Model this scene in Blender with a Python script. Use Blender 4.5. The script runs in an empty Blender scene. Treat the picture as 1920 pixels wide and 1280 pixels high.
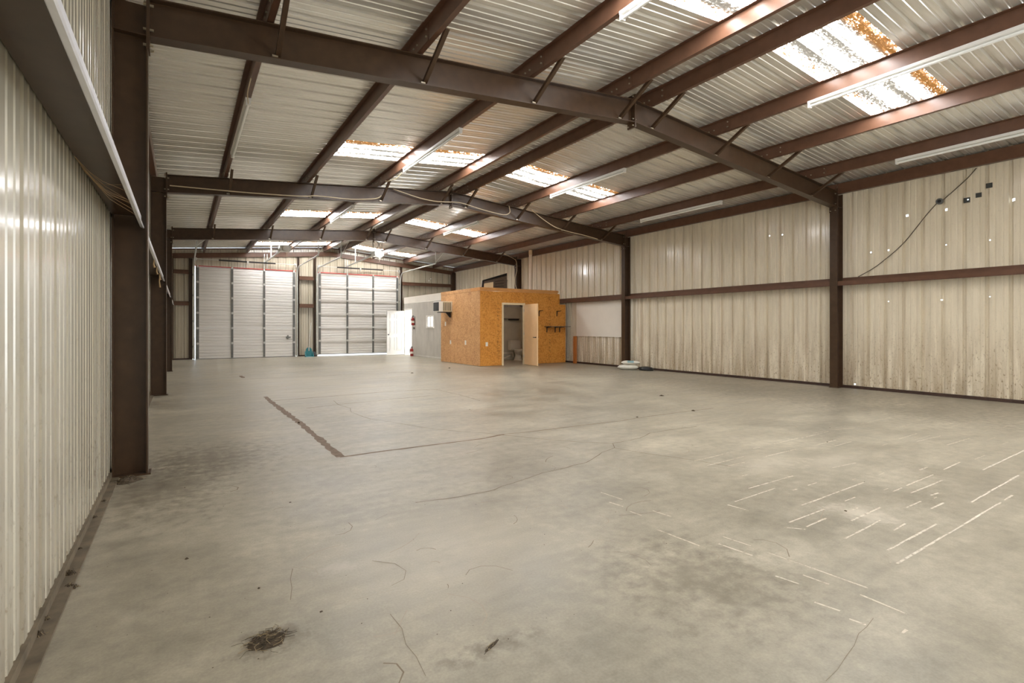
import bpy, bmesh, math, random
from mathutils import Vector, Matrix
random.seed(7)
S = bpy.context.scene
COL = S.collection
R = math.radians

# ------------------------------------------------------------------ camera, world, lights, exposure
cd = bpy.data.cameras.new('camera'); cam = bpy.data.objects.new('camera', cd); COL.objects.link(cam)
cd.sensor_width = 36.0; cd.lens = 968.94 / 1920 * 36.0
cd.shift_y = -(640 - 613.15) / 1920
cd.clip_start = 0.05; cd.clip_end = 300
cam.location = (0, 0, 1.2592); cam.rotation_euler = (R(90), 0, -0.56758)
S.camera = cam

W = bpy.data.worlds.new('world'); S.world = W; W.use_nodes = True
bg = W.node_tree.nodes['Background']; bg.inputs[0].default_value = (0.80, 0.90, 1.0, 1); bg.inputs[1].default_value = 2.2

def area(name, loc, rot, sx, sy, power, col):
    l = bpy.data.lights.new(name, 'AREA'); l.shape = 'RECTANGLE'; l.size = sx; l.size_y = sy
    l.energy = power; l.color = col
    o = bpy.data.objects.new(name, l); o.location = loc; o.rotation_euler = rot; COL.objects.link(o); return o
# fill light at two unseen side doorways, added behind the viewer to lift the hall
area('added_side_fill', (-.46, -3.4, 1.85), (0, R(-90), 0), 3.5, 4.3, 100, (0.98, 0.99, 1.0))
area('added_side_fill_far', (11.62, -3.4, 1.85), (0, R(90), 0), 3.5, 4.3, 150, (0.98, 0.99, 1.0))
def point(name, loc, power, col, r=0.08):
    l = bpy.data.lights.new(name, 'POINT'); l.energy = power; l.color = col; l.shadow_soft_size = r
    o = bpy.data.objects.new(name, l); o.location = loc; COL.objects.link(o); return o
point('opener_bulb', (6.47, 19.72, 4.02), 110, (1.0, 0.98, 0.95), 0.07)
point('added_washroom_fill', (9.3, 15.7, 2.25), 9, (1.0, .95, .86), .05)  # unseen light added to brighten the dim washroom interior
point('office_ceiling_light', (10.0, 20.6, 2.3), 160, (0.98, 0.99, 1.0), 0.3)
SKY_L = 28.0     # radiance of the daylit roof lights

vs = S.view_settings
S.display_settings.display_device = 'sRGB'
vs.view_transform = 'Standard'; vs.look = 'None'; vs.exposure = 1.0; vs.gamma = 1.0; vs.use_curve_mapping = False
S.cycles.use_denoising = True
S.cycles.max_bounces = 10; S.cycles.diffuse_bounces = 6; S.cycles.glossy_bounces = 5
S.cycles.sample_clamp_indirect = 8.0

# ------------------------------------------------------------------ building numbers (metres)
XL, XR, XC = -0.51, 11.68, 5.585
SL, EZ = 0.0863, 4.28
YN, YF = -6.7, 23.77
FR = (5.477, 11.573, 17.669)
def roof(x): return EZ + SL * (6.095 - abs(x - XC))

# ------------------------------------------------------------------ helpers
def lin(c):
    f = lambda v: (v / 255) / 12.92 if v <= 10.3 else (((v / 255) + .055) / 1.055) ** 2.4
    return (f(c[0]), f(c[1]), f(c[2]), 1.0)
ORIG = {}
class MB:
    def __init__(s): s.v = []; s.f = []; s.m = []
    def add(s, vs, fs, mi=0):
        b = len(s.v); s.v += [tuple(v) for v in vs]; s.f += [tuple(i + b for i in f) for f in fs]; s.m += [mi] * len(fs); return s
    def box(s, a, b, mi=0):
        x0, y0, z0 = a; x1, y1, z1 = b
        return s.add([(x0,y0,z0),(x1,y0,z0),(x1,y1,z0),(x0,y1,z0),(x0,y0,z1),(x1,y0,z1),(x1,y1,z1),(x0,y1,z1)],
                     [(0,3,2,1),(4,5,6,7),(0,1,5,4),(1,2,6,5),(2,3,7,6),(3,0,4,7)], mi)
    def prism(s, poly, p0, p1, ux, uy, mi=0):
        ux, uy, p0, p1 = Vector(ux), Vector(uy), Vector(p0), Vector(p1); n = len(poly)
        A = [p0 + ux * a + uy * b for a, b in poly]; B = [p1 + ux * a + uy * b for a, b in poly]
        return s.add(A + B, [tuple(range(n))[::-1], tuple(range(n, 2 * n))] + [(i, (i + 1) % n, n + (i + 1) % n, n + i) for i in range(n)], mi)
    def tube(s, path, r, n=8, mi=0, caps=True):
        P = [Vector(p) for p in path]; rings = []
        rs = r if isinstance(r, (list, tuple)) else [r] * len(P)
        t = (P[1] - P[0]).normalized(); u = t.cross(Vector((0, 0, 1)))
        if u.length < .05: u = t.cross(Vector((1, 0, 0)))
        u.normalize()
        for i, p in enumerate(P):
            t = (P[min(i + 1, len(P) - 1)] - P[max(i - 1, 0)]).normalized()
            u = (u - t * u.dot(t)).normalized(); w = t.cross(u)
            rings.append([p + (u * math.cos(2 * math.pi * (k + .5) / n) + w * math.sin(2 * math.pi * (k + .5) / n)) * rs[i] for k in range(n)])
        vs = [q for rg in rings for q in rg]; fs = []
        for i in range(len(P) - 1):
            for k in range(n): fs.append((i * n + k, i * n + (k + 1) % n, (i + 1) * n + (k + 1) % n, (i + 1) * n + k))
        if caps: fs += [tuple(range(n))[::-1], tuple(range((len(P) - 1) * n, len(P) * n))]
        return s.add(vs, fs, mi)
    def cyl(s, p0, p1, r, n=12, mi=0): return s.tube([p0, p1], r, n, mi)
    def lathe(s, c, prof, n=16, mi=0, axis='z'):
        vs = []; fs = []; cx, cy, cz = c
        for r, h in prof:
            for k in range(n):
                a = 2 * math.pi * k / n; p = (r * math.cos(a), r * math.sin(a), h)
                if axis == 'x': p = (p[2], p[0], p[1])
                if axis == 'y': p = (p[0], p[2], p[1])
                vs.append((cx + p[0], cy + p[1], cz + p[2]))
        for i in range(len(prof) - 1):
            for k in range(n): fs.append((i * n + k, i * n + (k + 1) % n, (i + 1) * n + (k + 1) % n, (i + 1) * n + k))
        fs += [tuple(range(n))[::-1], tuple(range((len(prof) - 1) * n, len(prof) * n))]
        return s.add(vs, fs, mi)
    def mesh(s, name, mats, off=(0, 0, 0), smooth=False, recalc=True):
        me = bpy.data.meshes.new(name)
        me.from_pydata([(a - off[0], b - off[1], c - off[2]) for a, b, c in s.v], [], s.f)
        for m in (mats if isinstance(mats, (list, tuple)) else [mats]): me.materials.append(m)
        if recalc:
            bm = bmesh.new(); bm.from_mesh(me); bmesh.ops.recalc_face_normals(bm, faces=bm.faces); bm.to_mesh(me); bm.free()
        if any(s.m): me.polygons.foreach_set('material_index', s.m)
        if smooth:
            me.polygons.foreach_set('use_smooth', [True] * len(me.polygons))
            me.set_sharp_from_angle(angle=R(40))
        return me
    def build(s, name, mats, parent=None, loc=None, smooth=False, label=None, kind=None, recalc=True):
        org = ORIG[parent.name] if parent else (loc or (0, 0, 0))
        o = bpy.data.objects.new(name, s.mesh(name, mats, org, smooth, recalc)); COL.objects.link(o)
        if parent: o.parent = parent
        else: o.location = org
        ORIG[o.name] = org
        if label: o['label'] = label
        if kind: o['kind'] = kind
        return o
def tag(o, label=None, cat=None, group=None, kind=None):
    for k, v in (('label', label), ('category', cat), ('group', group), ('kind', kind)):
        if v: o[k] = v
    return o
def thing(name, loc, label, cat, group=None, kind=None):
    o = bpy.data.objects.new(name, None); o.location = loc; o.empty_display_size = .1; COL.objects.link(o)
    ORIG[o.name] = tuple(loc); return tag(o, label, cat, group, kind)
def share(src, parent, name, loc):
    o = src.copy(); o.name = name; COL.objects.link(o); o.parent = parent; o.location = loc; return o

# ------------------------------------------------------------------ materials
def N(nt, typ, **kw):
    n = nt.nodes.new(typ)
    for k, v in kw.items(): setattr(n, k, v)
    return n
def newmat(name, rough=.5, metal=0.0, spec=.5):
    m = bpy.data.materials.new(name); m.use_nodes = True; nt = m.node_tree; b = nt.nodes['Principled BSDF']
    b.inputs['Roughness'].default_value = rough; b.inputs['Metallic'].default_value = metal; b.inputs['Specular IOR Level'].default_value = spec
    return m, nt, b
def pos(nt, scale=(1, 1, 1)):
    g = N(nt, 'ShaderNodeNewGeometry'); mp = N(nt, 'ShaderNodeMapping'); mp.inputs['Scale'].default_value = scale
    nt.links.new(g.outputs['Position'], mp.inputs['Vector']); return mp.outputs['Vector']
def noise(nt, vec, scale, detail=4, rough=.55, dist=0):
    n = N(nt, 'ShaderNodeTexNoise'); n.inputs['Scale'].default_value = scale; n.inputs['Detail'].default_value = detail
    n.inputs['Roughness'].default_value = rough; n.inputs['Distortion'].default_value = dist
    nt.links.new(vec, n.inputs['Vector']); return n.outputs['Fac']
def ramp(nt, fac, stops):
    r = N(nt, 'ShaderNodeValToRGB'); e = r.color_ramp.elements
    while len(e) < len(stops): e.new(.5)
    for i, (p, c) in enumerate(stops): e[i].position = p; e[i].color = c if len(c) == 4 else (*c, 1)
    nt.links.new(fac, r.inputs['Fac']); return r.outputs['Color']
def mix(nt, fac, a, b, mode='MIX'):
    m = N(nt, 'ShaderNodeMix', data_type='RGBA', blend_type=mode)
    for sock, v in ((m.inputs[0], fac), (m.inputs[6], a), (m.inputs[7], b)):
        if hasattr(v, 'is_output') or hasattr(v, 'links'): nt.links.new(v, sock)
        else: sock.default_value = v
    return m.outputs[2]
def math_(nt, op, a, b=0.0, c=None):
    m = N(nt, 'ShaderNodeMath', operation=op)
    for i, v in enumerate((a, b) if c is None else (a, b, c)):
        if hasattr(v, 'links'): nt.links.new(v, m.inputs[i])
        else: m.inputs[i].default_value = v
    return m.outputs[0]
def bump(nt, b, h, strength=.2, dist=.01):
    n = N(nt, 'ShaderNodeBump'); n.inputs['Strength'].default_value = strength; n.inputs['Distance'].default_value = dist
    nt.links.new(h, n.inputs['Height']); nt.links.new(n.outputs['Normal'], b.inputs['Normal'])
def grey(v): return (v, v, v, 1)
def simple(name, rgb, rough=.5, metal=0.0, amt=.12, scale=6.0, stretch=(1, 1, 1), spec=.5, bmp=0.0):
    m, nt, b = newmat(name, rough, metal, spec); c = lin(rgb)
    f = noise(nt, pos(nt, stretch), scale, 5)
    k = ramp(nt, f, [(.3, grey(1 - amt)), (.7, grey(1 + amt))])
    nt.links.new(mix(nt, 1.0, c, k, 'MULTIPLY'), b.inputs['Base Color'])
    if bmp: bump(nt, b, f, bmp, .01)
    return m

M_steel = simple('brown_steel_paint', (71, 52, 36), .34, 0, .15, 9, spec=.35, bmp=.04)
M_purlin = simple('red_brown_steel_paint', (100, 70, 53), .34, 0, .14, 7, spec=.4, bmp=.04)
M_bolt = simple('zinc_bolt', (170, 160, 140), .4, .7, .1)
M_galv = simple('galvanised_steel', (196, 196, 190), .38, .15, .12, 12)
M_dkgalv = simple('dark_galvanised_stile', (108, 108, 104), .45, .4, .15, 12)
M_white = simple('white_enamel', (226, 224, 218), .35, 0, .04)
M_tube = simple('lamp_tube_glass', (236, 236, 232), .15, 0, .02)
M_black = simple('black_plastic', (26, 24, 23), .45, 0, .2)
M_darkgrille = simple('dark_grille', (52, 54, 54), .6, 0, .35, 60)
M_wire = simple('pale_cable', (196, 178, 148), .55, 0, .08)
M_dkwire = simple('dark_cable', (84, 74, 58), .6, 0, .1)
M_red = simple('red_paint', (150, 34, 30), .35, 0, .1)
M_redseal = simple('red_seal', (176, 52, 38), .6, 0, .12)
M_cream = simple('cream_door_paint', (244, 206, 158), .35, 0, .05, 3)
M_trimcream = simple('cream_trim', (226, 206, 170), .45, 0, .06)
M_lumber = simple('pine_lumber', (206, 146, 84), .6, 0, .16, 5, (1, 1, 6))
M_post = simple('orange_stained_post', (176, 104, 44), .6, 0, .15, 6, (8, 8, 1))
M_board = simple('white_hardboard', (236, 229, 217), .5, 0, .03, 2)
M_plastic = simple('outlet_plastic', (236, 230, 218), .4, 0, .02)
M_bath = simple('bathroom_wallboard', (186, 178, 158), .7, 0, .1, 3)
M_porc = simple('porcelain', (196, 188, 172), .15, 0, .03)
M_sack = simple('white_woven_sack', (226, 222, 210), .6, 0, .07, 10, bmp=.2)
M_sackblue = simple('sack_blue_print', (150, 182, 188), .6, 0, .15, 12)
M_teal = simple('teal_plastic', (34, 116, 122), .4, 0, .2, 5)
M_dirt = simple('dry_dirt', (78, 66, 51), .95, 0, .4, 40, bmp=.4)
M_shutter = simple('dark_weathered_wood', (92, 82, 72), .6, 0, .2, 10, (1, 1, 8))
M_tan = simple('tan_panel', (206, 190, 156), .55, 0, .05)
M_pvc = simple('white_vent_pipe', (226, 214, 198), .4, 0, .04)
M_office = simple('office_wallboard', (226, 226, 224), .6, 0, .03)
M_ground = simple('outdoor_concrete', (196, 192, 184), .8, 0, .1)
M_patch = simple('dark_tape', (62, 62, 58), .6, 0, .15, 30)
M_base = simple('brown_base_angle', (66, 46, 36), .5, 0, .3, 14)
M_basel = simple('dusty_base_angle', (112, 100, 82), .7, 0, .35, 9)
M_web = simple('cobweb_fibre', (176, 146, 108), .8, 0, .1)
M_whitedoor = simple('white_door_enamel', (232, 230, 226), .4, 0, .03)
M_jamb = simple('white_jamb', (228, 224, 216), .5, 0, .04)

def wall_sheet(name, rgb, dirt):
    m, nt, b = newmat(name, .20, 0, .6)
    b.inputs['Coat Weight'].default_value = .5; b.inputs['Coat Roughness'].default_value = .1
    c = lin(rgb)
    st = noise(nt, pos(nt, (4, 4, .4)), 2.2, 6, .6)
    sp = noise(nt, pos(nt, (1, 1, .55)), 34, 4, .7)
    z = N(nt, 'ShaderNodeSeparateXYZ'); nt.links.new(pos(nt), z.inputs[0])
    low = math_(nt, 'MULTIPLY_ADD', z.outputs['Z'], -.62, 1.0)          # splash dirt gathers near the slab
    low = math_(nt, 'MAXIMUM', low, .10)
    col = mix(nt, 1.0, c, ramp(nt, st, [(.32, grey(.93)), (.62, grey(1.03))]), 'MULTIPLY')
    spk = ramp(nt, sp, [(.56, grey(0)), (.70, grey(1))])
    f = math_(nt, 'MULTIPLY', math_(nt, 'MULTIPLY', spk, low), dirt)
    col = mix(nt, f, col, lin((104, 76, 44)))
    soft = ramp(nt, st, [(.42, grey(1)), (.66, grey(0))])
    f2 = math_(nt, 'MULTIPLY', math_(nt, 'MULTIPLY', soft, low), dirt * .55)
    col = mix(nt, f2, col, lin((136, 108, 70)))
    nt.links.new(col, b.inputs['Base Color']); return m
M_wallR = wall_sheet('tan_wall_sheet', (226, 214, 190), 1.0)
M_wallL = wall_sheet('pale_wall_sheet', (208, 202, 184), .5)
M_wallF = wall_sheet('grey_tan_wall_sheet', (190, 180, 160), .25)

def roof_sheet():
    m, nt, b = newmat('primed_roof_sheet', .26, .6, .5)
    st = noise(nt, pos(nt, (.7, 9, 1)), 2.0, 5, .6)
    nt.links.new(mix(nt, 1.0, lin((240, 237, 230)), ramp(nt, st, [(.3, grey(.86)), (.68, grey(1.06))]), 'MULTIPLY'), b.inputs['Base Color'])
    return m
M_roof = roof_sheet()

def skylight():
    m, nt, b = newmat('weathered_fibreglass_roof_light', .5)
    P = pos(nt)
    sx = N(nt, 'ShaderNodeSeparateXYZ'); nt.links.new(P, sx.inputs[0])
    # algae and dust lie along the ribs: bands across the sheet (its width is 0.914 m), broken up by noise
    yb_ = math_(nt, 'DIVIDE', math_(nt, 'SUBTRACT', sx.outputs['Y'], 2.793), .9144)
    band = math_(nt, 'SINE', math_(nt, 'MULTIPLY', yb_, 6.2832 * 3.0))
    edge = math_(nt, 'COSINE', math_(nt, 'MULTIPLY', yb_, 6.2832))
    big = noise(nt, pos(nt, (.5, 4.0, 1)), 2.6, 3, .5)
    fine = noise(nt, pos(nt, (.8, 1.6, 1)), 26, 5, .75)
    sp = math_(nt, 'ADD', math_(nt, 'MULTIPLY_ADD', big, .38, math_(nt, 'MULTIPLY', fine, 1.0)), math_(nt, 'MULTIPLY_ADD', band, .09, math_(nt, 'MULTIPLY', edge, .008)))
    dirt = ramp(nt, sp, [(.585, grey(1)), (.655, grey(.10)), (.76, grey(.012))])
    brown = ramp(nt, edge, [(.35, lin((150, 146, 138))), (.75, lin((150, 104, 52)))])
    col = mix(nt, ramp(nt, dirt, [(.05, grey(0)), (.5, grey(1))]), brown, (.985, .99, 1.0, 1))
    nt.links.new(col, b.inputs['Base Color']); nt.links.new(col, b.inputs['Emission Color'])
    nt.links.new(math_(nt, 'MULTIPLY', dirt, SKY_L), b.inputs['Emission Strength'])
    return m
M_sky = skylight()

def lit(name, col, k):
    m, nt, b = newmat(name); b.inputs['Base Color'].default_value = col; b.inputs['Emission Color'].default_value = col
    b.inputs['Emission Strength'].default_value = k; return m
M_bulb = lit('lit_bulb_lens', (1, 1, 1, 1), 9)

def osb(name, dark, mid, light):
    m, nt, b = newmat(name, .55, 0, .4)
    out = None
    for sc in ((22, 22, 50), (48, 48, 20)):
        vo = N(nt, 'ShaderNodeTexVoronoi'); vo.inputs['Scale'].default_value = 1.0; vo.inputs['Randomness'].default_value = 1
        nt.links.new(pos(nt, sc), vo.inputs['Vector'])
        s = N(nt, 'ShaderNodeSeparateColor'); nt.links.new(vo.outputs['Color'], s.inputs[0])
        out = s.outputs[0] if out is None else math_(nt, 'MULTIPLY_ADD', out, .5, math_(nt, 'MULTIPLY', s.outputs[1], .5))
    big = noise(nt, pos(nt), 3.0, 4)
    f = math_(nt, 'MULTIPLY_ADD', out, .6, math_(nt, 'MULTIPLY', big, .4))
    col = ramp(nt, f, [(.16, lin(dark)), (.42, lin(mid)), (.80, lin(light))])
    spk = ramp(nt, noise(nt, pos(nt), 16, 3, .6), [(.66, grey(0)), (.76, grey(.4))])
    nt.links.new(mix(nt, spk, col, lin((92, 50, 20))), b.inputs['Base Color']); bump(nt, b, f, .15, .004); return m
M_osbF = osb('golden_strand_board', (168, 104, 40), (208, 138, 56), (226, 162, 78))
M_osbS = osb('pale_daylit_strand_board', (160, 112, 66), (202, 150, 98), (224, 178, 126))  # side faces: daylight's paler, pinker cast put into the board colour

def stamp():
    m, nt, b = newmat('stamped_ink', .7)
    f = noise(nt, pos(nt, (14, 14, 9)), 1.6, 4, .75)
    nt.links.new(ramp(nt, f, [(.50, lin((34, 26, 18))), (.70, lin((150, 96, 42)))]), b.inputs['Base Color']); return m
M_stamp = stamp()

def siding():
    m, nt, b = newmat('grey_siding_sheet', .6)
    f = noise(nt, pos(nt, (14, 14, .8)), 1.6, 6, .65); g = noise(nt, pos(nt), 1.3, 4)
    c = mix(nt, 1.0, lin((196, 190, 180)), ramp(nt, f, [(.3, grey(.80)), (.7, grey(1.1))]), 'MULTIPLY')
    nt.links.new(mix(nt, 1.0, c, ramp(nt, g, [(.35, grey(.88)), (.65, grey(1.06))]), 'MULTIPLY'), b.inputs['Base Color']); return m
M_siding = siding()

def door_steel():
    m, nt, b = newmat('white_door_steel', .42, 0, .5)
    f = noise(nt, pos(nt, (.3, 1, 4)), 1.4, 4, .5)
    c = mix(nt, 1.0, lin((220, 216, 210)), ramp(nt, f, [(.3, grey(.92)), (.7, grey(1.03))]), 'MULTIPLY')
    nt.links.new(c, b.inputs['Base Color']); return m
M_gdoor = door_steel()

def concrete():
    m, nt, b = newmat('worn_concrete_slab', .42, 0, .45)
    P = pos(nt)
    big = noise(nt, P, .42, 5, .6); med = noise(nt, P, 1.7, 6, .62); fin = noise(nt, P, 11, 6, .65); gr = noise(nt, P, 90, 3, .6)
    sw = noise(nt, pos(nt, (.8, 3.2, 1)), 1.5, 6, .62)
    c = mix(nt, 1.0, lin((164, 156, 138)), ramp(nt, big, [(.3, grey(.78)), (.7, grey(1.16))]), 'MULTIPLY')
    c = mix(nt, 1.0, c, ramp(nt, med, [(.25, grey(.84)), (.72, grey(1.12))]), 'MULTIPLY')
    c = mix(nt, 1.0, c, ramp(nt, sw, [(.28, grey(.84)), (.70, grey(1.10))]), 'MULTIPLY')
    c = mix(nt, 1.0, c, ramp(nt, fin, [(.25, grey(.78)), (.75, grey(1.16))]), 'MULTIPLY')
    c = mix(nt, 1.0, c, ramp(nt, gr, [(.3, grey(.90)), (.7, grey(1.08))]), 'MULTIPLY')
    wob = mix(nt, .35, P, N(nt, 'ShaderNodeTexNoise').outputs['Color'])
    def blot(x, y, rx, ry, k, tint):
        mp = N(nt, 'ShaderNodeMapping'); mp.inputs['Location'].default_value = (-x / rx, -y / ry, 0); mp.inputs['Scale'].default_value = (1 / rx, 1 / ry, 0)
        nt.links.new(P, mp.inputs['Vector'])
        ln = N(nt, 'ShaderNodeVectorMath', operation='LENGTH'); nt.links.new(mp.outputs['Vector'], ln.inputs[0])
        d = math_(nt, 'ADD', ln.outputs['Value'], math_(nt, 'MULTIPLY_ADD', fin, 3.2, -1.6))
        return ramp(nt, d, [(.15, grey(k)), (1.0, grey(0))]), tint
    DK, LT = lin((92, 80, 64)), lin((206, 196, 178))
    for x, y, rx, ry, k, t in ((.15, 5.75, .75, .75, .55, DK), (-.1, 4.9, .5, .9, .4, DK), (3.87, 1.68, .2, .26, .6, LT), (.68, 2.78, .10, .12, .32, LT),
                               (.31, 2.27, .14, .12, .6, DK), (1.02, 1.76, .22, .06, .55, DK), (2.2, 1.7, .5, .5, .3, DK), (1.2, 2.6, .7, .7, .22, LT),
                               (4.6, 2.75, .5, .25, .45, LT), (5.2, 2.5, .5, .18, .4, LT), (9.8, 6.5, 1.6, 5, .3, DK), (9.5, 3, 1.4, 2, .2, DK), (2.0, 12.0, 1.5, 3, .15, LT)):
        f, tint = blot(x, y, rx, ry, k, t); c = mix(nt, f, c, tint)
    nt.links.new(c, b.inputs['Base Color'])
    nt.links.new(ramp(nt, med, [(.3, grey(.30)), (.7, grey(.46))]), b.inputs['Roughness'])
    bump(nt, b, fin, .12, .004)
    return m
M_floor = concrete()
M_crack = simple('dark_crack', (122, 109, 90), .9, 0, .15, 20)  # darker brown of the crack lines
M_joint = simple('joint_dirt', (128, 110, 92), .9, 0, .25, 14)
M_tape = simple('tape_residue', (124, 106, 90), .8, 0, .3, 18)
M_chalk, ntc, bc = newmat('floor_marking_paint', .7)
ntc.links.new(ramp(ntc, noise(ntc, pos(ntc), 28, 5, .7), [(.36, lin((166, 155, 138))), (.52, lin((212, 203, 186)))]), bc.inputs['Base Color'])

# ------------------------------------------------------------------ SETTING: ground, floor
tag(MB().box((-30, YF + .1, -.3), (40, 70, -.02)).build('ground', M_ground), 'sunlit pale concrete apron outside beyond the garage doors', 'ground', kind='structure')
floor = MB().box((XL - .1, YN, -.25), (XR + .1, YF + .12, 0)).build('floor', M_floor)
tag(floor, 'worn grey tan concrete slab with cracks and pale markings', 'floor', kind='structure')
def strip(mb, pts, w, z, jit=0.0):
    P = []
    for (x0, y0), (x1, y1) in zip(pts, pts[1:]):
        n = max(1, int(math.hypot(x1 - x0, y1 - y0) / .09)) if jit else 1
        for i in range(n): P.append((x0 + (x1 - x0) * i / n + random.uniform(-jit, jit), y0 + (y1 - y0) * i / n + random.uniform(-jit, jit)))
    P.append(pts[-1]); vs = []; fs = []
    for i, p in enumerate(P):
        a, b = P[max(i - 1, 0)], P[min(i + 1, len(P) - 1)]; dx, dy = b[0] - a[0], b[1] - a[1]; L = math.hypot(dx, dy) or 1
        ww = w * random.uniform(.6, 1.25) / 2
        vs += [(p[0] - dy / L * ww, p[1] + dx / L * ww, z), (p[0] + dy / L * ww, p[1] - dx / L * ww, z)]
    for i in range(len(P) - 1): fs.append((2 * i, 2 * i + 1, 2 * i + 3, 2 * i + 2))
    return mb.add(vs, fs)
CR1 = [(2.18, 9.11), (2.14, 8.57), (2.19, 8.13), (2.11, 7.72), (2.16, 7.07), (2.35, 6.61), (2.57, 6.0), (2.82, 5.6), (3.0, 5.42), (3.18, 5.1), (3.42, 4.71), (3.7, 4.35), (3.92, 4.13), (3.8, 3.97), (3.56, 3.89), (3.18, 3.69), (2.91, 3.65), (2.63, 3.62), (2.25, 3.52), (2.03, 3.45), (1.74, 3.44), (1.41, 3.5)]
for pts, w in ((CR1, .008), ([(3.80, 3.97), (3.87, 3.71), (3.97, 3.47), (4.09, 3.18), (4.18, 2.88)], .007), ([(3.92, 4.13), (4.19, 4.14), (4.38, 4.17), (4.69, 4.3), (5.07, 4.3), (5.5, 4.27)], .009),
               ([(4.31, 9.57), (4.35, 8.63), (4.3, 7.76)], .014), ([(.77, 2.2), (.77, 2.06), (.75, 1.95), (.75, 1.86), (.74, 1.74)], .0026), ([(.48, 2.89), (.42, 2.56)], .003), ([(2.52, 1.05), (2.24, 1.0), (1.93, .95)], .0022)):
    strip(MB(), pts, w, .0012, .008).build('crack', M_crack, floor, recalc=False)
for pts, w in (([(1.29, 5.12), (1.82, 5.13), (2.82, 5.1), (3.19, 5.17)], .035), ([(3.19, 5.17), (3.52, 5.13), (4.29, 5.11), (4.98, 5.07), (5.55, 5.12), (5.95, 5.11), (6.97, 5.1)], .016), ([(1.31, 9.66), (2.21, 9.72), (3.5, 9.83), (4.42, 9.66)], .03),
               ([(1.38, 14.01), (2.58, 13.89), (3.54, 13.93)], .03), ([(1.63, 8.49), (2.06, 8.62), (2.81, 8.71), (3.84, 8.82)], .02), ([(4.8, 13.9), (5.43, 13.76)], .06)):
    strip(MB(), pts, w, .0009, .006).build('control_joint', M_joint, floor, recalc=False)
for pts in ([(1.27, 10.3), (1.26, 9.7), (1.3, 7.21), (1.295, 5.12)], [(1.26, 15.1), (1.28, 14.4)]):
    strip(MB(), pts, .085, .0006, .008).build('tape_mark', M_tape, floor, recalc=False)
CH = [[(3.36, 1.32), (4.07, 1.33)], [(3.23, 1.43), (3.54, 1.44)], [(3.21, 1.22), (4.13, 1.23)], [(4.13, 1.23), (5.4, 1.25)], [(3.38, 1.22), (3.84, 1.23)], [(3.33, 1.53), (3.84, 1.55)], [(3.51, 1.74), (3.97, 1.74)], [(3.67, 1.65), (4.11, 1.66)], [(3.69, 1.98), (4.66, 2.0)], [(3.3, 1.85), (4.2, 1.86)], [(3.32, 1.75), (3.58, 1.76)], [(4.79, 1.36), (6.03, 1.39)], [(5.95, 1.61), (7.24, 1.64)], [(3.36, 2.28), (3.91, 2.3)], [(3.73, 2.41), (4.36, 2.41)], [(3.97, 2.2), (4.33, 2.2)], [(4.58, 1.77), (5.41, 1.79)], [(4.66, 1.68), (5.27, 1.68)], [(5.67, 1.8), (6.12, 1.82)], [(4.03, 3.01), (4.61, 3.03)], [(4.18, 2.9), (4.42, 2.9)], [(4.81, 3.19), (5.11, 3.17)], [(5.29, 3.18), (5.89, 3.2)], [(5.92, 3.18), (6.58, 3.21)], [(4.79, 2.92), (5.35, 2.92)], [(5.72, 2.91), (6.15, 2.92)], [(5.83, 2.78), (6.21, 2.79)], [(6.66, 3.25), (7.1, 3.14)], [(7.43, 3.23), (8.37, 3.24)], [(6.81, 2.57), (7.33, 2.58)], [(6.82, 2.4), (7.45, 2.38)], [(4.73, 1.58), (4.85, 1.57)], [(4.26, 1.56), (4.5, 1.56)], [(4.38, 1.46), (4.6, 1.46)], [(3.72, 1.43), (3.91, 1.44)], [(4.06, 3.18), (4.51, 3.19)], [(3.91, 2.65), (4.07, 2.64)], [(6.89, 2.16), (7.53, 2.15)], [(5.48, 1.91), (5.65, 1.91)], [(4.91, 2.36), (5.27, 2.33)], [(2.69, 2.96), (2.71, 2.75)], [(2.59, 2.76), (2.61, 2.64)], [(2.58, 2.55), (2.59, 2.45)], [(2.72, 2.47), (2.74, 2.33)], [(2.49, 2.23), (2.51, 1.93)], [(2.74, 1.94), (2.76, 1.77)], [(2.63, 1.89), (2.65, 1.69)], [(2.76, 1.67), (2.79, 1.18)], [(2.53, 1.49), (2.55, 1.38)], [(2.69, 1.17), (2.68, .98)], [(3.26, 2.27), (3.28, 2.12)], [(3.19, 1.82), (3.27, 1.73)], [(3.21, 1.4), (3.2, 1.24)], [(2.43, 1.1), (2.44, 1.04)], [(2.44, 1.25), (2.46, 1.15)], [(2.5, .93), (2.54, .93)], [(2.66, 1.42), (2.67, 1.3)]]
mb = MB()
def dashes(a, b, w, gap=.25):
    L = math.hypot(b[0] - a[0], b[1] - a[1]); t = 0; zz = .0004 + .0009 * random.random()
    while t < L:
        d = random.uniform(.05, .30)
        if random.random() > gap:
            u, v = t / L, min(1, (t + d) / L); j = random.uniform(-.002, .002)
            strip(mb, [(a[0] + (b[0] - a[0]) * u + j, a[1] + (b[1] - a[1]) * u + j), (a[0] + (b[0] - a[0]) * v + j, a[1] + (b[1] - a[1]) * v + j)], w, zz)
        t += d
for a, b in CH: dashes(a, b, .012, .12)
for k in range(46):                                                    # the fainter flecks between them
    x, y = random.uniform(4, 9), random.uniform(1.5, 3.3); dashes((x, y), (x + random.uniform(.1, .5), y), .006, .6)
mb.build('floor_markings', M_chalk, floor, kind='stuff', recalc=False)
M_scuff = simple('pale_scuff', (166, 154, 137), .7, 0, .1, 30)
M_drag = simple('dark_scuff', (130, 117, 98), .8, 0, .1, 30)
random.seed(23)
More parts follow.
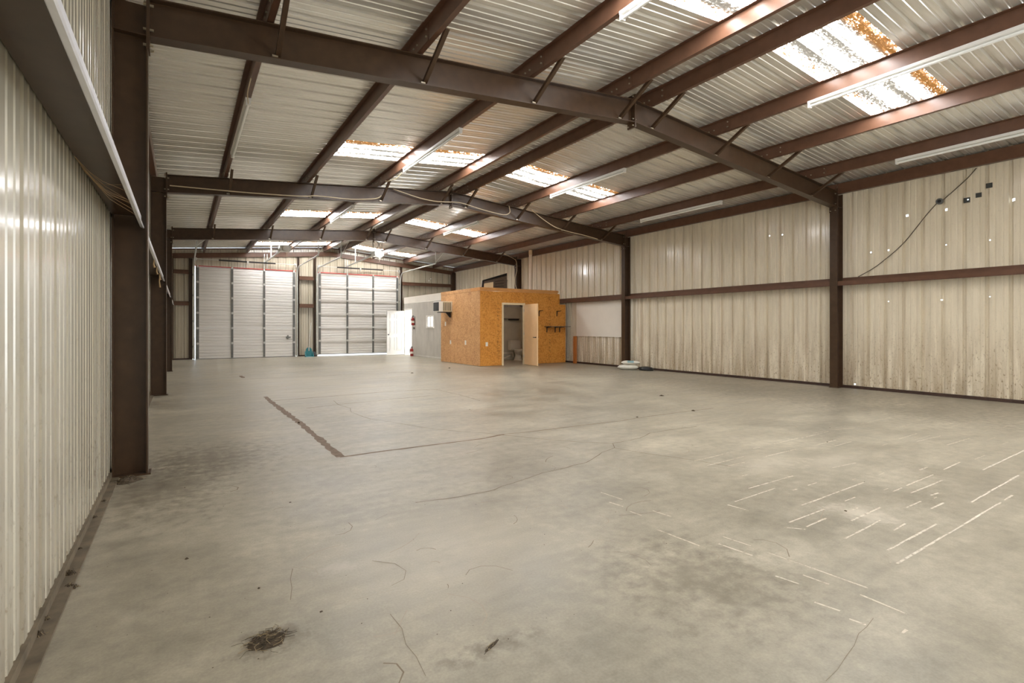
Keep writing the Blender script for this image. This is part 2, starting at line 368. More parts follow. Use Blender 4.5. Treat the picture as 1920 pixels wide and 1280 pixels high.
for nm, m, n, wmax in (('scuff_marks', M_scuff, 46, .014), ('drag_marks', M_drag, 40, .010)):
    mb = MB()
    for k in range(n):
        x, y, a, L, cv = random.uniform(.3, 3.4), random.uniform(1.8, 4.6), random.uniform(-.5, 1.2), random.uniform(.04, .32), random.uniform(-2, 2)
        if k % 3 == 0: x, y, L = random.uniform(0, 9), random.uniform(2, 12), L * 1.6
        strip(mb, [(x + L * t * math.cos(a + cv * t), y + L * t * math.sin(a + cv * t)) for t in (0, .25, .5, .75, 1)], random.uniform(.002, wmax * .6), .0003 + .0006 * random.random())
    mb.build(nm, m, floor, kind='stuff', recalc=False)
random.seed(11)

# ------------------------------------------------------------------ SETTING: ribbed sheets
PW = .9144
def profile(a, b, phase=0.0):
    """(s, depth) points of the ribbed sheet between a and b; a big rib every foot, two small ones between"""
    out = [(a, None), (b, None)]
    pts = []
    k0 = int(math.floor((a - phase) / .3048)) - 1; k1 = int(math.ceil((b - phase) / .3048)) + 1
    for k in range(k0, k1 + 1):
        c = phase + k * .3048
        pts += [(c - .029, 0), (c - .019, .042), (c + .019, .042), (c + .029, 0)]
        for m in (.1016, .2032): pts += [(c + m - .015, 0), (c + m - .008, .008), (c + m + .008, .008), (c + m + .015, 0)]
    pts.sort()
    def d(s):
        for (s0, d0), (s1, d1) in zip(pts, pts[1:]):
            if s0 <= s <= s1: return d0 + (d1 - d0) * (s - s0) / (s1 - s0)
        return 0
    return [(a, d(a))] + [p for p in pts if a + 1e-4 < p[0] < b - 1e-4] + [(b, d(b))], d
def sheet(a, b, f0, f1, P, phase=0.0, holes=()):
    """one ribbed sheet; P(s, t, depth) -> xyz; t runs f0(s)..f1(s); holes = (s, t, half size)"""
    pr, d = profile(a, b, phase); ss = [p[0] for p in pr]
    for hs, ht, r in holes: ss += [hs - r, hs + r]
    ss = sorted(set(round(s, 5) for s in ss)); mb = MB()
    if not holes:
        vs = []
        for s in ss: vs += [P(s, f0(s), d(s)), P(s, f1(s), d(s))]
        return mb.add(vs, [(2 * i, 2 * i + 2, 2 * i + 3, 2 * i + 1) for i in range(len(ss) - 1)])
    ts = sorted(set(round(t, 5) for h in holes for t in (h[1] - h[2], h[1] + h[2]))); nt_ = len(ts) + 2; vs = []; fs = []
    for s in ss: vs += [P(s, t, d(s)) for t in [f0(s)] + ts + [f1(s)]]
    for i in range(len(ss) - 1):
        for j in range(nt_ - 1):
            tm = -9 if j == 0 or j == nt_ - 2 else (ts[j - 1] + ts[j]) / 2; sm = (ss[i] + ss[i + 1]) / 2
            if any(abs(sm - h[0]) < h[2] and abs(tm - h[1]) < h[2] for h in holes): continue
            fs.append((i * nt_ + j, (i + 1) * nt_ + j, (i + 1) * nt_ + j + 1, i * nt_ + j + 1))
    return mb.add(vs, fs)
z0 = lambda s: .03
# side walls
HOLES = [(4.268, 3.391, .02), (3.671, 3.389, .02), (2.771, 3.386, .022), (4.885, 2.763, .013), (4.578, 2.768, .013), (3.671, 2.751, .010), (3.068, 2.752, .011), (7.014, 3.413, .013), (6.705, 3.392, .014),
         (5.179, .085, .014), (4.578, 1.763, .009), (3.741, 1.757, .009), (3.068, 1.782, .008), (3.361, 3.508, .009)]
wr = thing('wall_right', (XR, YN, 0), 'tan ribbed metal side wall with bright pinholes, along the far side', 'wall', kind='structure')
wl = thing('wall_left', (XL, YN, 0), 'pale ribbed metal side wall close beside the viewer', 'wall', kind='structure')
topz = roof(XR) + .04
def run_wall(root, X, sg, phase, m, holes):
    y = YN; src = None
    start = phase - PW * math.ceil((phase - YN) / PW)
    y = start
    while y < YF - .05:
        a, b = max(y, YN), min(y + PW, YF); hs = [h for h in holes if a < h[0] < b]
        full = b - a > PW - 1e-3
        if src is not None and full and not hs:
            share(src[0], root, 'wall_sheet', (0, a - src[1], 0))
        else:
            low = (lambda s: 3.66) if YN + 1 < (a + b) / 2 < -1.2 else z0       # unseen doorway added behind the viewer for the fill light
            o = sheet(a, b, low, lambda s: topz, lambda s, t, dd: (X + sg * dd, s, t), phase, hs).build('wall_sheet', m, root, recalc=False)
            if full and not hs and src is None and a > -1: src = (o, a)
        y += PW
run_wall(wr, XR, 1, 4.629 - .3048 * 1, M_wallR, HOLES)
run_wall(wl, XL, -1, 2.63, M_wallL, [])
# far gable wall with two door openings
DO = ((.36, 4.06), (5.03, 8.62)); DH = 3.66
wf = thing('wall_far', (XC, YF, 0), 'grey tan ribbed metal end wall around the two garage doors', 'wall', kind='structure')
ph = 9.184
edges = sorted(set([XL, XR] + [e for d in DO for e in d]))
x = ph - PW * math.ceil((ph - XL) / PW); cuts = set(edges)
while x < XR:
    if x > XL: cuts.add(x)
    x += PW
cuts = sorted(cuts); cuts = [c for i, c in enumerate(cuts) if i == 0 or c - cuts[i - 1] > .03]
for a, b in zip(cuts, cuts[1:]):
    mid = (a + b) / 2; inside = any(d0 < mid < d1 for d0, d1 in DO)
    sheet(a, b, (lambda s: DH) if inside else z0, lambda s: roof(s) - .01, lambda s, t, dd: (s, YF + dd, t), ph, [h for h in ((10.10, 3.49, .013), (10.28, 3.56, .010), (10.40, 3.66, .010), (10.25, 3.40, .012)) if a < h[0] - .02 and h[0] + .02 < b]).build('wall_sheet', M_wallF, wf, recalc=False)
# wall behind the viewer
wn = thing('wall_near', (XC, YN, 0), 'plain ribbed metal end wall behind the viewer', 'wall', kind='structure')
for a, b in ((XL, 5.6), (5.6, XR)):
    sheet(a, b, z0, lambda s: roof(s) - .01, lambda s, t, dd: (s, YN - dd, t), ph).build('wall_sheet', M_wallF, wn, recalc=False)
# roof
ceil = thing('ceiling', (XC, YN, EZ), 'ribbed metal roof sheets with translucent roof lights, seen from below', 'ceiling', kind='structure')
ph = 2.793; y = ph - PW * math.ceil((ph - YN) / PW); k = round((y - ph) / PW)
src = {}
while y < YF:
    b = min(y + PW, YF); a = max(y, YN)
    for side in (-1, 1):
        xe = XL - .09 if side < 0 else XR + .09
        isky = k % 7 == 0
        segs = [(xe, XC, M_roof, 'roof_sheet')] if not isky else ([(xe, 2.20 if side < 0 else 8.96, M_roof, 'roof_sheet'), (2.20 if side < 0 else 8.96, 5.24 if side < 0 else 6.0, M_sky, 'roof_light'), (5.24 if side < 0 else 6.0, XC, M_roof, 'roof_sheet')])
        for x0, x1, m, nm in segs:
            key = (x0, x1, nm); full = b - a > PW - 1e-3
            if full and key in src: share(src[key][0], ceil, nm, (0, a - src[key][1], 0))
            else:
                o = sheet(a, b, lambda s: x0, lambda s: x1, lambda s, t, dd: (t, s, roof(t) + dd), ph).build(nm, m, ceil, recalc=False)
                if nm == 'roof_light': o['label'] = 'translucent weathered roof light sheet'
                if full: src[key] = (o, a)
    y += PW; k += 1
MB().prism([(-.16, 0), (.16, 0), (.16, .01), (-.16, .01)], (XC, YN, roof(XC) - .004), (XC, YF, roof(XC) - .004), (1, 0, 0), (0, 0, 1)).build('ridge_cap', M_roof, ceil)
# base angles
for nm, X, sg, m, lb in (('baseboard_right', XR, -1, M_base, 'dark brown base angle along the far side wall'), ('baseboard_left', XL, 1, M_basel, 'dusty base angle along the near side wall')):
    w = .055 if sg < 0 else .07
    tag(MB().prism([(0, 0), (w, 0), (w, .012), (.02, .012), (.02, .055), (0, .055)], (X - sg * .005, YN, 0), (X - sg * .005, YF, 0), (sg, 0, 0), (0, 0, 1)).build(nm, m), lb, 'base angle', kind='structure')
bb = thing('baseboard_far', (XC, YF, 0), 'dark brown base angle under the end wall sheets', 'base angle', kind='structure')
for a, b in ((XL, .33), (4.16, 4.91), (8.78, XR)):
    MB().prism([(0, 0), (.05, 0), (.05, .012), (.02, .012), (.02, .055), (0, .055)], (a, YF + .005, 0), (b, YF + .005, 0), (0, -1, 0), (0, 0, 1)).build('base_angle', M_base, bb)

# ------------------------------------------------------------------ steel frames
def ipoly(h0, h1, fw, tf, tw):        # I-section in (width, height)
    a, w = fw / 2, tw / 2
    return [(-a, h0), (a, h0), (a, h0 + tf), (w, h0 + tf), (w, h1 - tf), (a, h1 - tf), (a, h1), (-a, h1), (-a, h1 - tf), (-w, h1 - tf), (-w, h0 + tf), (-a, h0 + tf)]
PX_L = (.74, 2.27, 3.79, 5.30); PX_R = (5.965, 7.50, 9.02, 10.52)
FD = .332                                   # rafter depth
rb = lambda x: 3.756 + SL * (5.835 - abs(x - XC))     # underside of the rafter
def portal(Y, label):
    t = thing('portal_frame', (XC, Y, 0), label, 'steel frame', 'brown portal frames across the hall')
    for sg, xi, xo in ((1, -.25, XL + .015), (-1, XR - .245, XR - .015)):
        d = abs(xi - xo)
        c = MB().prism(ipoly(0, d, .15, .011, .008), (xo, Y, .012), (xo, Y, rb(xi) + .28), (0, 1, 0), (sg, 0, 0)).build('column', M_steel, t)
        MB().box((min(xo, xi) - .012, Y - .085, 0), (max(xo, xi) + .02 * (sg > 0), Y + .085, .013)).build('base_plate', M_steel, c)
        MB().box((min(xo, xi) + .011, Y - .07, rb(xi) - .006), (max(xo, xi) - .011, Y + .07, rb(xi) + .006)).build('stiffener', M_steel, c)
        MB().box((xi - .012, Y - .078, rb(xi) - .11), (xi + .012, Y + .078, rb(xi) + .37)).build('end_plate', M_steel, c)
        bm = MB()
        for zz in (-.075, .06, .27, .34):
            for yy in (-.05, .05): bm.cyl((xi - .035, Y + yy, rb(xi) + zz), (xi + .04, Y + yy, rb(xi) + zz), .012, 6)
        bm.build('bolt', M_bolt, c, kind='stuff')
        x0 = xi + .012 * sg; x1 = XC - .014 * sg
        MB().prism(ipoly(0, FD, .14, .011, .008), (x0, Y, rb(x0)), (x1, Y, rb(x1)), (0, 1, 0), (0, 0, 1)).build('rafter', M_steel, t)
    for sg in (-1, 1):
        MB().box((min(XC, XC + sg * .013), Y - .075, rb(XC) - .075), (max(XC, XC + sg * .013), Y + .075, rb(XC) + FD + .075)).build('apex_plate', M_steel, t)
    bm = MB()
    for zz in (-.045, .05, .27, FD + .045):
        for yy in (-.05, .05): bm.cyl((XC - .035, Y + yy, rb(XC) + zz), (XC + .035, Y + yy, rb(XC) + zz), .011, 6)
    bm.build('bolt', M_bolt, t, kind='stuff')
    for x in PX_L + PX_R:
        xx = x + .02
        p0 = Vector((xx, Y - .02, rb(xx) + .035)); p1 = Vector((xx, Y - .62, roof(xx) - .185))
        dv = (p1 - p0).normalized(); n = dv.cross(Vector((1, 0, 0))).normalized()
        b = MB().prism([(0, 0), (.045, 0), (.045, .006), (.006, .006), (.006, .045), (0, .045)], p0, p1, (1, 0, 0), n).build('flange_brace', M_steel, t)
        MB().cyl(p0 + Vector((-.03, -.005, .0)), p0 + Vector((.02, -.005, .0)), .016, 6).build('bolt', M_bolt, b)
portal(FR[0], 'nearest of the brown steel roof frames, tallest in view')
portal(FR[1], 'middle brown steel roof frame, with pale wire drooping along its beam')
portal(FR[2], 'farthest brown steel roof frame, before the garage doors')

# end wall frame
t = thing('end_wall_frame', (XC, YF, 0), 'slim brown beam and posts set against the garage door wall', 'steel frame')
YE = YF - .035
for sg, xa in ((1, XL + .02), (-1, XR - .02)):
    MB().prism([(-.03, -.19), (.03, -.19), (.03, -.18), (-.02, -.18), (-.02, -.01), (.03, -.01), (.03, 0), (-.03, 0)], (xa, YE - .03, roof(xa) - .205), (XC, YE - .03, roof(XC) - .205), (0, 1, 0), (0, 0, 1)).build('rafter', M_purlin, t)
    MB().prism([(-.05, -.05), (0, -.05), (0, 0), (-.05, 0)], (xa, YE + .015, roof(xa) - .012), (XC, YE + .015, roof(XC) - .012), (0, 1, 0), (0, 0, 1)).build('rake_angle', M_purlin, t)
for a, b in ((XL + .02, XL + .22), (XR - .22, XR - .02)):
    MB().box((a, YF - .17, 0), (b, YF - .012, roof(a) - .3)).build('corner_column', M_steel, t)
for a, b in ((.20, .33), (4.16, 4.24), (4.82, 4.915), (8.77, 8.86)):
    MB().prism([(0, 0), (b - a, 0), (b - a, .09), (b - a - .01, .09), (b - a - .01, .01), (.01, .01), (.01, .09), (0, .09)], (a, YF - .012, .0), (a, YF - .012, roof(a) - .40), (1, 0, 0), (0, -1, 0)).build('jamb_post', M_steel, t)

# purlins
GP = 'brown purlins under the roof sheets'
bays = [YN] + [-.619] + list(FR) + [YF - .02]
def purlin(x, label):
    t = thing('roof_purlin', (x, YN, roof(x) - .2), label, 'purlin', GP)
    xw = x - .058
    for i, (a, b) in enumerate(zip(bays, bays[1:])):
        o = .003 if i % 2 else 0
        a2, b2 = (a - .34 if i else a), (b + .34 if i < len(bays) - 2 else b)
        zt = roof(x) - .006 - o; zb = zt - .19; w = xw + o * 1.5
        s = 1 if x < XC else -1
        poly = [(0, zb), (.058, zb), (.058, zb + .016), (.054, zb + .016), (.054, zb + .004), (.004, zb + .004), (.004, zt + .004 * SL * s), (-.055, zt - .055 * SL * s), (-.055, zt - .004 - .055 * SL * s), (0, zt - .004)]
        MB().prism(poly, (w, a2, 0), (w, b2, 0), (1, 0, 0), (0, 0, 1)).build('purlin_length', M_purlin, t)
    bm = MB()
    for Y in FR:
        for dy, dz in ((-.30, -.06), (-.30, -.14), (.30, -.06), (.30, -.14), (-.05, -.12), (.05, -.12)):
            bm.cyl((xw - .014, Y + dy, roof(x) + dz), (xw + .012, Y + dy, roof(x) + dz), .012, 6)
    bm.build('bolt', M_bolt, t, kind='stuff')
for x, l in zip(PX_L, ('lowest brown purlin on the near roof slope, closest to the near side wall', 'second purlin up from the near side wall, edge of the roof lights', 'third purlin up from the near side wall, crossing the roof lights with a strip lamp', 'purlin just before the ridge on the near roof slope')): purlin(x, l)
for x, l in zip(PX_R, ('purlin just past the ridge on the far roof slope', 'second purlin down from the ridge on the far slope, crossing the roof lights', 'third purlin down the far slope from the ridge, at the roof lights lower edge', 'lowest brown purlin on the far roof slope, just above the tan side wall')): purlin(x, l)
for X, sg, l in ((XR, -1, 'dark brown eave strut along the top of the tan side wall'), (XL, 1, 'brown eave strut along the top of the near pale wall')):
    t = thing('eave_strut', (X, YN, 4.05), l, 'eave strut', 'eave struts')
    for a, b in zip(bays, bays[1:]):
        MB().prism([(.012, 4.05), (.10, 4.05), (.10, 4.262), (.012, 4.258), (.012, 4.252), (.094, 4.256), (.094, 4.056), (.012, 4.056)], (X, a + .006, 0), (X, b - .006, 0), (sg, 0, 0), (0, 0, 1)).build('strut_length', M_purlin, t)

# girts
GG = 'brown girts halfway up the side walls'
M_edge = simple('pale_sheen_flange_paint', (226, 226, 232), .35, 0, .06, 8)  # bright grazing reflection painted into the flange colour
def girt(X, sg, a, b, label, mat, pale=False):
    t = thing('wall_girt', (X, (a + b) / 2, 2.2), label, 'girt', GG)
    poly = [(.006, 2.29), (.006, 2.205), (.205, 2.205), (.205, 2.122), (.225, 2.115), (.225, 2.122), (.211, 2.128), (.211, 2.211), (.012, 2.211), (.012, 2.29)]
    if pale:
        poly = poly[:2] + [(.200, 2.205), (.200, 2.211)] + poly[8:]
        MB().prism([(.2005, 2.211), (.2005, 2.125), (.206, 2.115), (.228, 2.106), (.234, 2.112), (.212, 2.126), (.212, 2.211)], (X, a, 0), (X, b, 0), (sg, 0, 0), (0, 0, 1)).build('flange', M_edge, t, label='pale flange with painted sheen')
    MB().prism(poly, (X, a, 0), (X, b, 0), (sg, 0, 0), (0, 0, 1)).build('girt_rail', mat, t)
for i, l in enumerate(('girt on the tan side wall nearest the viewer, under the pinholes', 'girt on the tan side wall between the nearest and middle frames', 'girt on the tan side wall above the white board', 'girt on the side wall behind the grey office, mostly hidden')):
    a, b = bays[i + 1], bays[i + 2]; girt(XR, -1, a + .008, b - .008, l, M_purlin)
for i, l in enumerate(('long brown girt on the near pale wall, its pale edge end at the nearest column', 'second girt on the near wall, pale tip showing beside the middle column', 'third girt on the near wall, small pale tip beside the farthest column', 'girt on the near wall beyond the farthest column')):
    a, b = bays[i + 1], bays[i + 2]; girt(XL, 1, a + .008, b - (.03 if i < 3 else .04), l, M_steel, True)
for a, b, z, l in ((XL + .22, .2, 3.42, 'upper short girt between the corner and the wider shut garage door'), (XL + .22, .2, 2.2, 'lower short girt between the corner and the wider shut garage door'),
                   (4.24, 4.82, 3.40, 'upper short girt between the two garage doors'), (4.24, 4.82, 2.2, 'lower short girt between the two garage doors'), (8.86, XR - .22, 3.36, 'girt on the end wall above the grey office')):
    t = thing('end_wall_girt', ((a + b) / 2, YF, z), l, 'girt', 'girts on the garage door wall')
    MB().prism([(.006, .07), (.006, .0), (.14, .0), (.14, -.10), (.146, -.10), (.146, .006), (.012, .006), (.012, .07)], (a, YF, z), (b, YF, z), (0, -1, 0), (0, 0, 1)).build('girt_rail', M_purlin, t)

# ------------------------------------------------------------------ garage doors
def garage_door(x0, x1, label, lift, struts=True):
    t = thing('garage_door', ((x0 + x1) / 2, YF - .1, 0), label, 'garage door', 'overhead doors in the end wall', 'thing')
    yf = YF - .11; n = 6; h = (3.64 - lift) / n
    src = None
    for i in range(n):
        zb = lift + i * h
        if src is None:
            pr = [(0, 0)]
            for g in (.17, .36, .55, .80): pr += [(h * g - .05, 0), (h * g - .005, .013), (h * g, 0)]
            pr += [(h - .05, 0), (h - .004, .016), (h - .001, .016)]
            poly = [(z, d) for z, d in pr] + [(h - .001, .045), (0, .045)]
            src = MB().prism(poly, (x0, yf, zb), (x1, yf, zb), (0, 0, 1), (0, 1, 0)).build('door_section', M_gdoor, t)
            o = src
        else: o = share(src, t, 'door_section', (0, 0, i * h))
        zt = zb + h - .06
        if not struts: continue
        q = MB().prism([(0, 0), (.05, 0), (.05, .022), (.046, .022), (.046, .004), (.004, .004), (.004, .022), (0, .022)], (x0 + .03, yf - .001, zb + h * .88 - .01), (x1 - .03, yf - .001, zb + h * .88 - .01), (0, 0, 1), (0, -1, 0))
        st = q.build('strut', M_gdoor, t)
    W_ = x1 - x0
    for k, fx in enumerate((.02, .345, .665, .98)):
        cx = x0 + W_ * fx; w = .045 if k in (0, 3) else .038
        for i in range(n):
            zb = lift + i * h
            sp = MB().box((cx - w, yf - .028, zb + .012), (cx + w, yf - .001, zb + h - .016)).build('stile', M_dkgalv, t)
            MB().box((cx - .03, yf - .040, zb + h - .05), (cx + .03, yf - .027, zb + h + .035)).build('hinge', M_galv, sp)
    MB().box((x0, yf - .03, lift + n * h), (x1, yf + .02, lift + n * h + .035)).build('top_seal', M_redseal, t)
    MB().box((x0, yf - .004, lift - .018), (x1, yf + .04, lift - .002)).build('bottom_seal', M_black, t)
    return t, yf
gd1, yf1 = garage_door(.425, 4.09, 'shut white garage door beside the near side corner, fully down', .02, False)
lk = MB().box((3.70, yf1 - .055, .80), (3.88, yf1 - .01, .86)).box((3.75, yf1 - .06, .76), (3.80, yf1 - .012, .92)).build('lock_bar', M_dkgalv, gd1)
gd2, yf2 = garage_door(5.0, 8.68, 'white garage door with daylight glowing under it, partly behind the open white door', .075)

def door_track(x, side, label):
    t = thing('door_track', (x, YF - .2, 0), label, 'door track', 'galvanised garage door tracks')
    path = [(x, YF - .17, .01), (x, YF - .17, 1.8), (x, YF - .17, 3.38)] + [(x, YF - .17 - .42 * (1 - math.cos(a)), 3.38 + .45 * math.sin(a)) for a in (R(15), R(30), R(45), R(60), R(75), R(90))] + [(x, 21.5, 3.84), (x, 19.5, 3.86)]
    MB().tube(path, .026, 6).build('rail', M_galv, t)
    bx = x - side * .03
    for z in (.5, 1.5, 2.5, 3.3): MB().box((min(x, x + side * .045), YF - .15, z - .03), (max(x, x + side * .045), YF - .03, z + .03)).build('bracket', M_dkgalv, t)
    MB().box((x - .018, 19.5, 3.86), (x + .018, 19.515, roof(x) - .19)).build('hanger', M_galv, t)
    MB().tube([(x, 19.52, 3.88), (x + .35, 19.55, roof(x + .35) - .19)], .011, 5).build('hanger', M_galv, t)
door_track(.375, -1, 'first garage door track, beside the near corner with daylight behind it')
door_track(4.14, 1, 'garage door track at the inner side of the shut garage door')
door_track(4.945, -1, 'garage door track at the inner side of the glowing garage door')
door_track(8.735, 1, 'garage door track next to the grey office, curving toward the roof')
def torsion(x0, x1, label):
    t = thing('torsion_shaft', ((x0 + x1) / 2, YF - .22, 3.88), label, 'spring shaft', 'spring shafts above garage doors')
    y, z = YF - .2, 3.92
    MB().cyl((x0, y, z), (x1, y, z), .014, 8).build('shaft', M_galv, t)
    w = x1 - x0
    pth = []
    for a, b in ((x0 + w * .22, x0 + w * .49), (x0 + w * .51, x0 + w * .78)):
        m = MB(); N_ = 40
        m.tube([(a + (b - a) * i / N_, y, z) for i in range(N_ + 1)], [.030 + .003 * (i % 2) for i in range(N_ + 1)], 8).build('spring', M_black, t)
    for x in (x0 + .05, x1 - .05): MB().lathe((x - .03, y, z), [(.02, 0), (.06, .005), (.06, .05), (.02, .055)], 12, axis='x').build('cable_drum', M_galv, t)
    for x in (x0, x0 + w * .5, x1): MB().box((x - .012, y - .03, z - .1), (x + .012, YF - .11, z + .035)).build('bearing_bracket', M_galv, t)
torsion(.40, 4.10, 'spring shaft above the fully shut garage door')
torsion(4.98, 8.70, 'spring shaft above the glowing garage door')
def opener(xr, xo, yo, zo, label, lit_):
    t = thing('door_opener', (xo, yo, zo), label, 'garage opener', 'ceiling hung garage door openers')
    MB().prism([(-.16, -.09), (.16, -.09), (.19, .0), (.19, .08), (-.19, .08), (-.19, 0)], (xo, yo - .25, zo), (xo, yo + .2, zo), (1, 0, 0), (0, 0, 1)).build('motor_housing', M_galv, t)
    MB().lathe((xo, yo - .26, zo - .02), [(.02, -.10), (.11, -.085), (.13, -.02), (.12, .03)], 14, axis='y').build('lamp_lens', M_bulb if lit_ else M_white, t)
    MB().box((xo - .20, yo - .30, zo + .08), (xo + .20, yo + .22, zo + .095)).build('top_plate', M_galv, t)
    MB().tube([(xo, yo + .2, zo + .04), (xr, YF - .16, 3.98)], .032, 4).build('drive_rail', M_galv, t)
    for dx in (-.16, .16):
        MB().tube([(xo + dx, yo, zo + .09), (xo + dx * 1.2, yo, roof(xo) - .06)], .012, 5).build('hanger', M_dkgalv, t)
        MB().tube([(xo + dx, yo - .2, zo + .09), (xo - dx * .8, yo - .2, roof(xo) - .06)], .010, 5).build('hanger', M_dkgalv, t)
    for dx in (-.05, .05): MB().box((xr + dx - .018, YF - .15, 3.70), (xr + dx + .018, YF - .13, 4.30)).build('header_bracket', M_galv, t)
    ym = (yo + YF) / 2 + .6; xm = xo + (xr - xo) * ((ym - yo) / (YF - yo))
    MB().box((xm - .02, ym, 4.0), (xm + .02, ym + .01, roof(xm) - .02)).build('rail_strap', M_white, t)
    MB().cyl((xo + .05, yo - .1, zo - .30), (xo + .05, yo - .1, zo - .09), .006, 5).build('pull_cord', M_wire, t)
opener(2.92, 3.13, 20.3, 4.10, 'unlit garage opener hanging in front of the shut garage door', False)
opener(6.22, 6.47, 20.0, 4.12, 'garage opener with a glowing bulb, by the ridge', True)

# ------------------------------------------------------------------ strip lamps
GL = 'fluorescent strip lamps under the purlins'
def strip_lamp(x, a, b, label, both=True):
    xw = x - .03; z = roof(x) - .197
    t = thing('strip_lamp', (xw, (a + b) / 2, z), label, 'strip lamp', GL)
    MB().prism([(-.035, 0), (.035, 0), (.030, -.035), (.018, -.045), (-.018, -.045), (-.030, -.035)], (xw, a, z), (xw, b, z), (1, 0, 0), (0, 0, 1)).build('housing', M_white, t)
    MB().cyl((xw, a + .03, z - .068), (xw, b - .03, z - .068), .019, 10).build('tube', M_tube, t, smooth=True)
    for y in (a, b - .03): MB().box((xw - .026, y, z - .092), (xw + .026, y + .03, z - .042)).build('socket', M_white, t)
strip_lamp(.74, 7.38, 9.85, 'strip lamp on the lowest purlin of the near roof slope')
strip_lamp(3.79, 7.42, 9.93, 'strip lamp crossing the second row of roof lights on the near slope')
strip_lamp(3.79, 1.40, 3.83, 'strip lamp cut off by the top edge, on the third purlin from the near wall')
strip_lamp(7.50, 7.50, 9.98, 'strip lamp crossing the second row of roof lights on the far slope')
strip_lamp(7.50, 1.43, 3.91, 'long strip lamp crossing the big rusty roof light nearest the viewer')
strip_lamp(10.52, 7.45, 9.95, 'strip lamp low on the far slope, between the nearest and middle frames')
strip_lamp(10.52, 1.50, 4.0, 'strip lamp low on the far slope, above the pinholes')
strip_lamp(7.50, 13.6, 16.0, 'strip lamp on the far slope between the middle and farthest frames')
strip_lamp(3.79, 13.6, 16.0, 'strip lamp on the near slope between the middle and farthest frames')

# ------------------------------------------------------------------ strand-board washroom box
BX, BY, BZ = 8.02, 14.48, 2.54
bw = thing('wall_washroom', (BX, BY, 0), 'orange strand board walls of the washroom box', 'partition wall', kind='structure')
def panel_xz(poly, y, th, name, m, par, **k):   # front faces, thickness goes back
    return MB().prism(poly, (0, y, 0), (0, y + th, 0), (1, 0, 0), (0, 0, 1)).build(name, m, par, **k)
for poly in ([(8.035, .01), (8.855, .01), (8.855, 2.425), (8.035, 2.425)], [(8.86, 2.055), (9.735, 2.055), (9.735, 2.425), (8.86, 2.425)],
             [(9.74, .01), (10.235, .01), (10.235, 2.425), (9.74, 2.425)], [(10.24, .01), (11.49, .01), (11.49, 2.055), (11.225, 2.055), (11.225, 2.425), (10.24, 2.425)]):
    panel_xz(poly, BY, .014, 'board_sheet', M_osbF, bw)
for a, b in ((8.022, 9.25), (9.254, 10.24), (10.244, 11.14)): panel_xz([(a, 2.43), (b, 2.43), (b, BZ), (a, BZ)], BY - .006, .034, 'top_rail', M_lumber, bw)
for a, b, m in ((14.495, 15.11, M_osbS), (15.116, 16.305, M_osbS), (16.311, 17.44, M_osbS)):
    MB().box((BX, a, .01), (BX + .014, b, 2.425)).build('board_sheet', m, bw)
for a, b in ((14.482, 15.11), (15.114, 17.44)): MB().box((BX - .006, a, 2.43), (BX + .03, b, BZ)).build('top_rail', M_lumber if a < 15 else M_osbS, bw)
MB().box((BX, 14.482, .0), (BX + .012, 14.494, 2.425)).build('corner_strip', M_lumber, bw)
MB().box((BX + .02, BY + .02, BZ - .06), (11.2, 17.44, BZ - .02)).build('roof_deck', M_lumber, bw)
# inside lining
MB().box((8.06, BY + .03, 0), (8.855, BY + .045, 2.4)).build('lining_sheet', M_bath, bw)
MB().box((9.74, BY + .03, 0), (11.384, BY + .045, 2.04)).build('lining_sheet', M_bath, bw)
for a, b in ((8.06, 9.25), (9.253, 10.45), (10.453, 11.4)): MB().box((a, 17.2, 0), (b, 17.22, 2.42 if b < 11 else 2.04)).build('lining_sheet', M_bath, bw)
MB().box((8.05, BY + .05, 0), (8.06, 17.2, 2.42)).build('lining_sheet', M_bath, bw)
MB().box((11.385, BY + .046, 0), (11.4, 17.199, 2.04)).build('lining_sheet', M_bath, bw)
MB().box((8.05, 17.40, 0), (11.6, 17.44, BZ - .06)).build('back_sheet', M_siding, bw)
for i, (sx, z_a, z_b) in enumerate(((8.70, .2, 2.22), (10.80, .2, 2.33))):
    random.seed(40 + i); z = z_b
    m = MB(); 
    while z > z_a:
        h = random.uniform(.03, .12)
        if random.random() < .8:
            for q in range(int(h / .018)):                       # strokes of the turned characters
                zq = z - q * .018
                for c0 in (-.045, -.012, .020):
                    if random.random() < .62:
                        a0 = sx + c0 + random.uniform(-.006, .006)
                        if random.random() < .5: m.box((a0, BY - .0012, zq - .008), (a0 + random.uniform(.012, .034), BY - .0002, zq))
                        else: m.box((a0, BY - .0012, zq - .018), (a0 + .009, BY - .0002, zq))
        z -= h + random.uniform(.005, .05)
    m.build('ink_stamp', M_stamp, bw, kind='stuff')
random.seed(11)
# doorway and cream door
d2 = thing('door_2', (9.70, BY, 0), 'cream flush door standing open beside the washroom doorway', 'door', kind='structure')
fr = MB().box((8.832, BY - .02, 0), (8.895, BY + .06, 1.999)).build('jamb', M_trimcream, d2)
MB().box((9.695, BY - .02, 0), (9.75, BY + .06, 1.999)).build('jamb', M_trimcream, d2)
MB().box((8.832, BY - .02, 2.0), (9.75, BY + .06, 2.065)).build('jamb', M_trimcream, d2)
h0, h1 = Vector((9.70, BY - .03, 0)), Vector((9.628, 13.62, 0)); dv = (h1 - h0).normalized(); nv = Vector((-dv.y, dv.x, 0))
lf = MB().prism([(0, 0), (.86, 0), (.86, .038), (0, .038)], h0 + Vector((0, 0, .012)), h0 + Vector((0, 0, 2.02)), dv, nv).build('leaf', M_cream, d2)
for s in (-.045, .083):
    q = h0 + dv * .79 + nv * s + Vector((0, 0, .93))
    MB().cyl(q - nv * .0, h0 + dv * .79 + nv * .019 + Vector((0, 0, .93)), .016, 8).cyl(q, q - dv * .11, .013, 8).build('lever_handle', M_black, lf)
